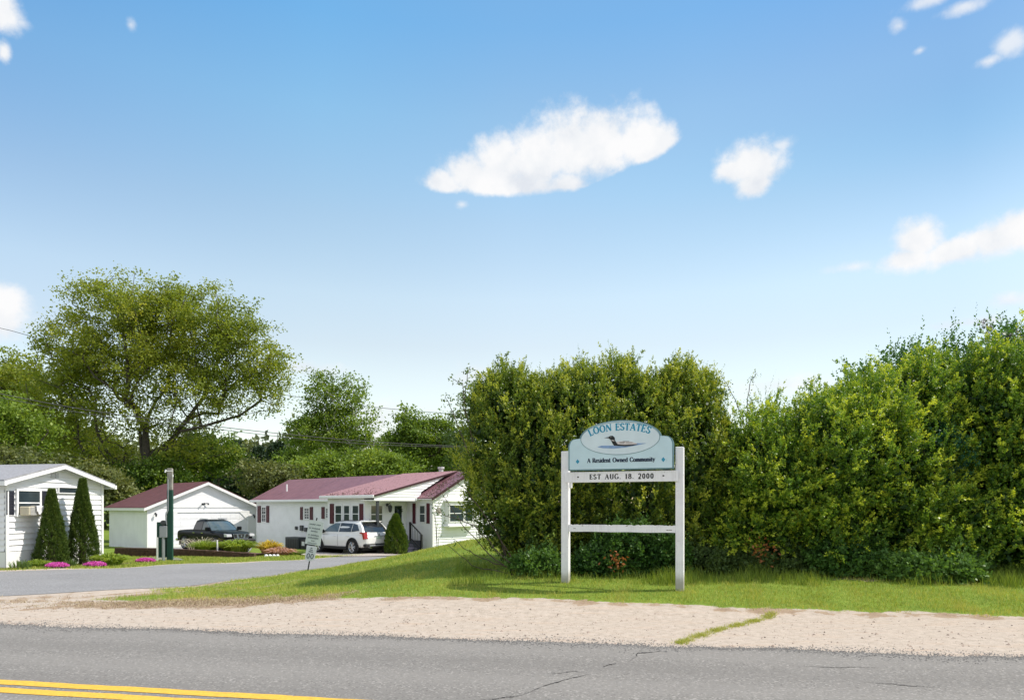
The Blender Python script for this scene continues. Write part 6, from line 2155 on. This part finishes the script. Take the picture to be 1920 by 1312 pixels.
tree('leafy_tree', b, crown_of(b, [(150, 850, 100, 46), (220, 870, 60, 40)]), 110, 11000, .3, M['dull_tree_leaf'], M['bark'], 'dull green tree low behind the cone evergreens', 'trees beyond the homes', 4, trunk_h=2.5, trunk_r=.2, blob=1.1, tb=.4)
b = base_of(640, 68)
tree('poplar_tree', b, crown_of(b, [(605, 735, 36, 42), (650, 735, 34, 44), (600, 800, 55, 50), (660, 790, 46, 48), (690, 835, 34, 24), (625, 850, 80, 32)]), 250, 17000, .24, M['green_tree_leaf'], M['pale_bark'],
     'airy green tree with pale limbs right of the huge spreading tree', 'trees beyond the homes', 5, trunk_h=3.4, trunk_r=.24, blob=.85, tb=.50, minr=.025)
b = base_of(790, 64)
tree('maple_tree', b, crown_of(b, [(765, 815, 40, 52), (815, 820, 45, 46), (790, 865, 66, 30), (850, 850, 40, 40)]), 170, 19000, .25, M['green_tree_leaf'], M['bark'],
     'dense rounded green tree rising over the roof vent', 'trees beyond the homes', 6, trunk_h=3, trunk_r=.24, blob=.9, tb=.42)
b = base_of(872, 60)
tree('leafy_tree', b, crown_of(b, [(862, 790, 28, 42), (880, 850, 50, 50), (900, 760, 40, 60)]), 90, 7000, .23, M['pale_tree_leaf'], M['bark'],
     'pale green slender tree showing beside the left edge of the big yew', 'trees beyond the homes', 7, trunk_h=3, trunk_r=.16, blob=.8, tb=.5)
for px, cr, Y, m_, lab, sd_, tb_ in (
        (620, [(600, 885, 62, 32), (660, 880, 60, 32)], 58, 'green_tree_leaf', 'bright leafy tree low behind the middle of the metal roof', 11, .62),
        (715, [(705, 875, 50, 30), (745, 885, 40, 26)], 57, 'green_tree_leaf', 'green tree low behind the right part of the metal roof', 12, .5),
        (505, [(500, 900, 52, 34), (540, 905, 30, 26)], 56, 'dull_tree_leaf', 'dull olive bush tree between the garage and the long roof', 13, .5),
        (400, [(385, 850, 60, 48), (430, 880, 50, 38), (345, 870, 50, 44)], 66, 'green_tree_leaf', 'mid green tree directly above the garage roof peak', 14, .35),
        (330, [(300, 900, 60, 40), (240, 905, 46, 34)], 60, 'green_tree_leaf', 'mid green tree behind the left slope of the garage', 15, .3),
        (210, [(212, 925, 30, 30), (190, 900, 30, 28)], 54, 'dull_tree_leaf', 'light olive shrub in the gap left of the garage', 16, .65),
        (560, [(560, 860, 34, 34), (580, 880, 30, 30)], 74, 'green_tree_leaf', 'green tree in front of the far pines', 17, .3),
        (60, [(70, 880, 70, 24), (0, 875, 60, 26)], 48, 'dull_tree_leaf', 'dull shrubby tree just above the grey home roof', 18, .3)):
    b = base_of(px, Y)
    tree('small_tree', b, crown_of(b, cr), 90, 9500, .24, M[m_], M['bark'], lab, 'trees beyond the homes', sd_, trunk_h=2.0, trunk_r=.15, blob=.9, tb=tb_)


def pine(px, top, Y, wpx, label, seed):
    rng = np.random.default_rng(seed)
    b = base_of(px, Y); H = at(px, top, Y).z - b.z; W = wpx / F * Y
    rt = empty('pine_tree', b, 0, label, 'tree', 'dark pines far behind')
    n = 260; zz = H * (.15 + .75 * rng.random(n) ** .8); a = rng.uniform(0, 6.283, n); ln = W * (1.05 - (zz / H) ** 1.3) * rng.uniform(.6, 1.1, n)
    mb = MB(); mb.tube([(0, 0, -.3), (.05, 0, H * .5), (0, 0, H)], [.3, .2, .03], 8); mb.build('trunk', M['bark'], rt)
    P = []
    for z, q, l_ in zip(zz, a, ln):
        t = rng.random(55) ** .7; P.append(np.stack([np.cos(q) * t * l_, np.sin(q) * t * l_, z - .12 * l_ * t + 0 * t], 1) + rng.normal(0, .22, (55, 3)) * np.array([1, 1, .45]))
    P = np.concatenate(P); D = unit(rng.normal(size=P.shape) + np.array([0, 0, .3])); V, FA = leaves(P, D, .42, .16, rng)
    np_mesh('crown', V, FA, M['pine_leaf'], rt, {'tint': np.repeat(np.clip(rng.normal(.5, .2, len(P)), 0, 1), 4)})


for i, (px, tp, Y, wp) in enumerate(((440, 808, 92, 52), (485, 822, 96, 50), (520, 812, 90, 56), (562, 834, 94, 50), (398, 826, 98, 50), (720, 846, 96, 44), (300, 832, 98, 50))):
    pine(px, tp, Y, wp, ('leftmost but two dark pine, tallest of the far pines', 'dark pine between the tallest one and the broad one', 'broad dark pine left of the pale limbed tree', 'short dark pine behind the pale limbed tree',
                         'dark pine just under the right limbs of the huge spreading tree', 'dark pine top in the gap left of the dense rounded tree', 'dark pine behind the trunk of the huge spreading tree')[i], 80 + i)

# far wood closing the horizon, nobody could count it
rng = np.random.default_rng(90); n = 60000
a = rng.uniform(-1.25, 1.25, n); rad_ = rng.uniform(112, 135, n)
X, Y = np.sin(a) * rad_, np.cos(a) * rad_
top = 11.0 + 1.4 * np.sin(a * 17) + 1.2 * np.sin(a * 41 + 1) + .8 * np.sin(a * 97) + .5 * np.sin(a * 190) + 2.4 * (a < -.1)
P = np.stack([X, Y, -1.6 + (top + 1.6) * rng.random(n) ** .7 + rng.normal(0, .3, n)], 1)
V, FA = leaves(P, unit(rng.normal(size=P.shape)), rng.uniform(.7, 1.4, n), .75, rng)
o = np_mesh('far_wood', V, FA, M['dull_tree_leaf'], None, {'tint': np.repeat(np.clip(.25 + .25 * np.sin(a * 60) + rng.normal(0, .12, n), 0, 1), 4)}); tag(o, kind='stuff')

# ------------------------------------------------------------------ overhead cables
def cable(L, label, rad=.018):
    P = [at(x, y, Y) for x, y, Y in L]
    o0 = P[0]
    pts = []
    for i in range(len(P) - 1):
        for k in range(5):
            t = k / 5
            a_, b_, c_, d_ = P[max(i - 1, 0)], P[i], P[i + 1], P[min(i + 2, len(P) - 1)]
            pts.append(.5 * ((2 * b_) + (c_ - a_) * t + (2 * a_ - 5 * b_ + 4 * c_ - d_) * t * t + (3 * b_ - a_ - 3 * c_ + d_) * t ** 3) - o0)
    pts.append(P[-1] - o0)
    mb = MB(); mb.tube(pts, rad, 5)
    o = mb.build('overhead_cable', M['cable'], None, True, loc=o0)
    tag(o, label, 'cable', 'overhead cables crossing before the trees')


cable([(-2600, 60, 22), (-1200, 440, 26), (-420, 640, 30), (-200, 692, 32), (0, 738, 34), (200, 774, 37), (420, 801, 40), (560, 816, 43), (700, 828, 46), (860, 836, 50), (1050, 838, 54)], 'upper of the two close cables running in front of the huge tree', .022)
cable([(-2600, 80, 22), (-1200, 452, 26), (-420, 650, 30), (-200, 698, 32), (0, 745, 34), (200, 781, 37), (420, 806, 40), (560, 822, 43), (700, 833, 46), (860, 838, 50), (1050, 839, 54)], 'lower of the two close cables running in front of the huge tree', .018)
cable([(-2400, -100, 60), (-1000, 340, 66), (-300, 540, 70), (-100, 590, 72), (0, 615, 74), (50, 628, 74), (300, 700, 75), (585, 748, 76), (700, 763, 76), (850, 776, 77), (1000, 785, 78)], 'high thin cable crossing the sky between the pale limbed tree and the round one', .03)
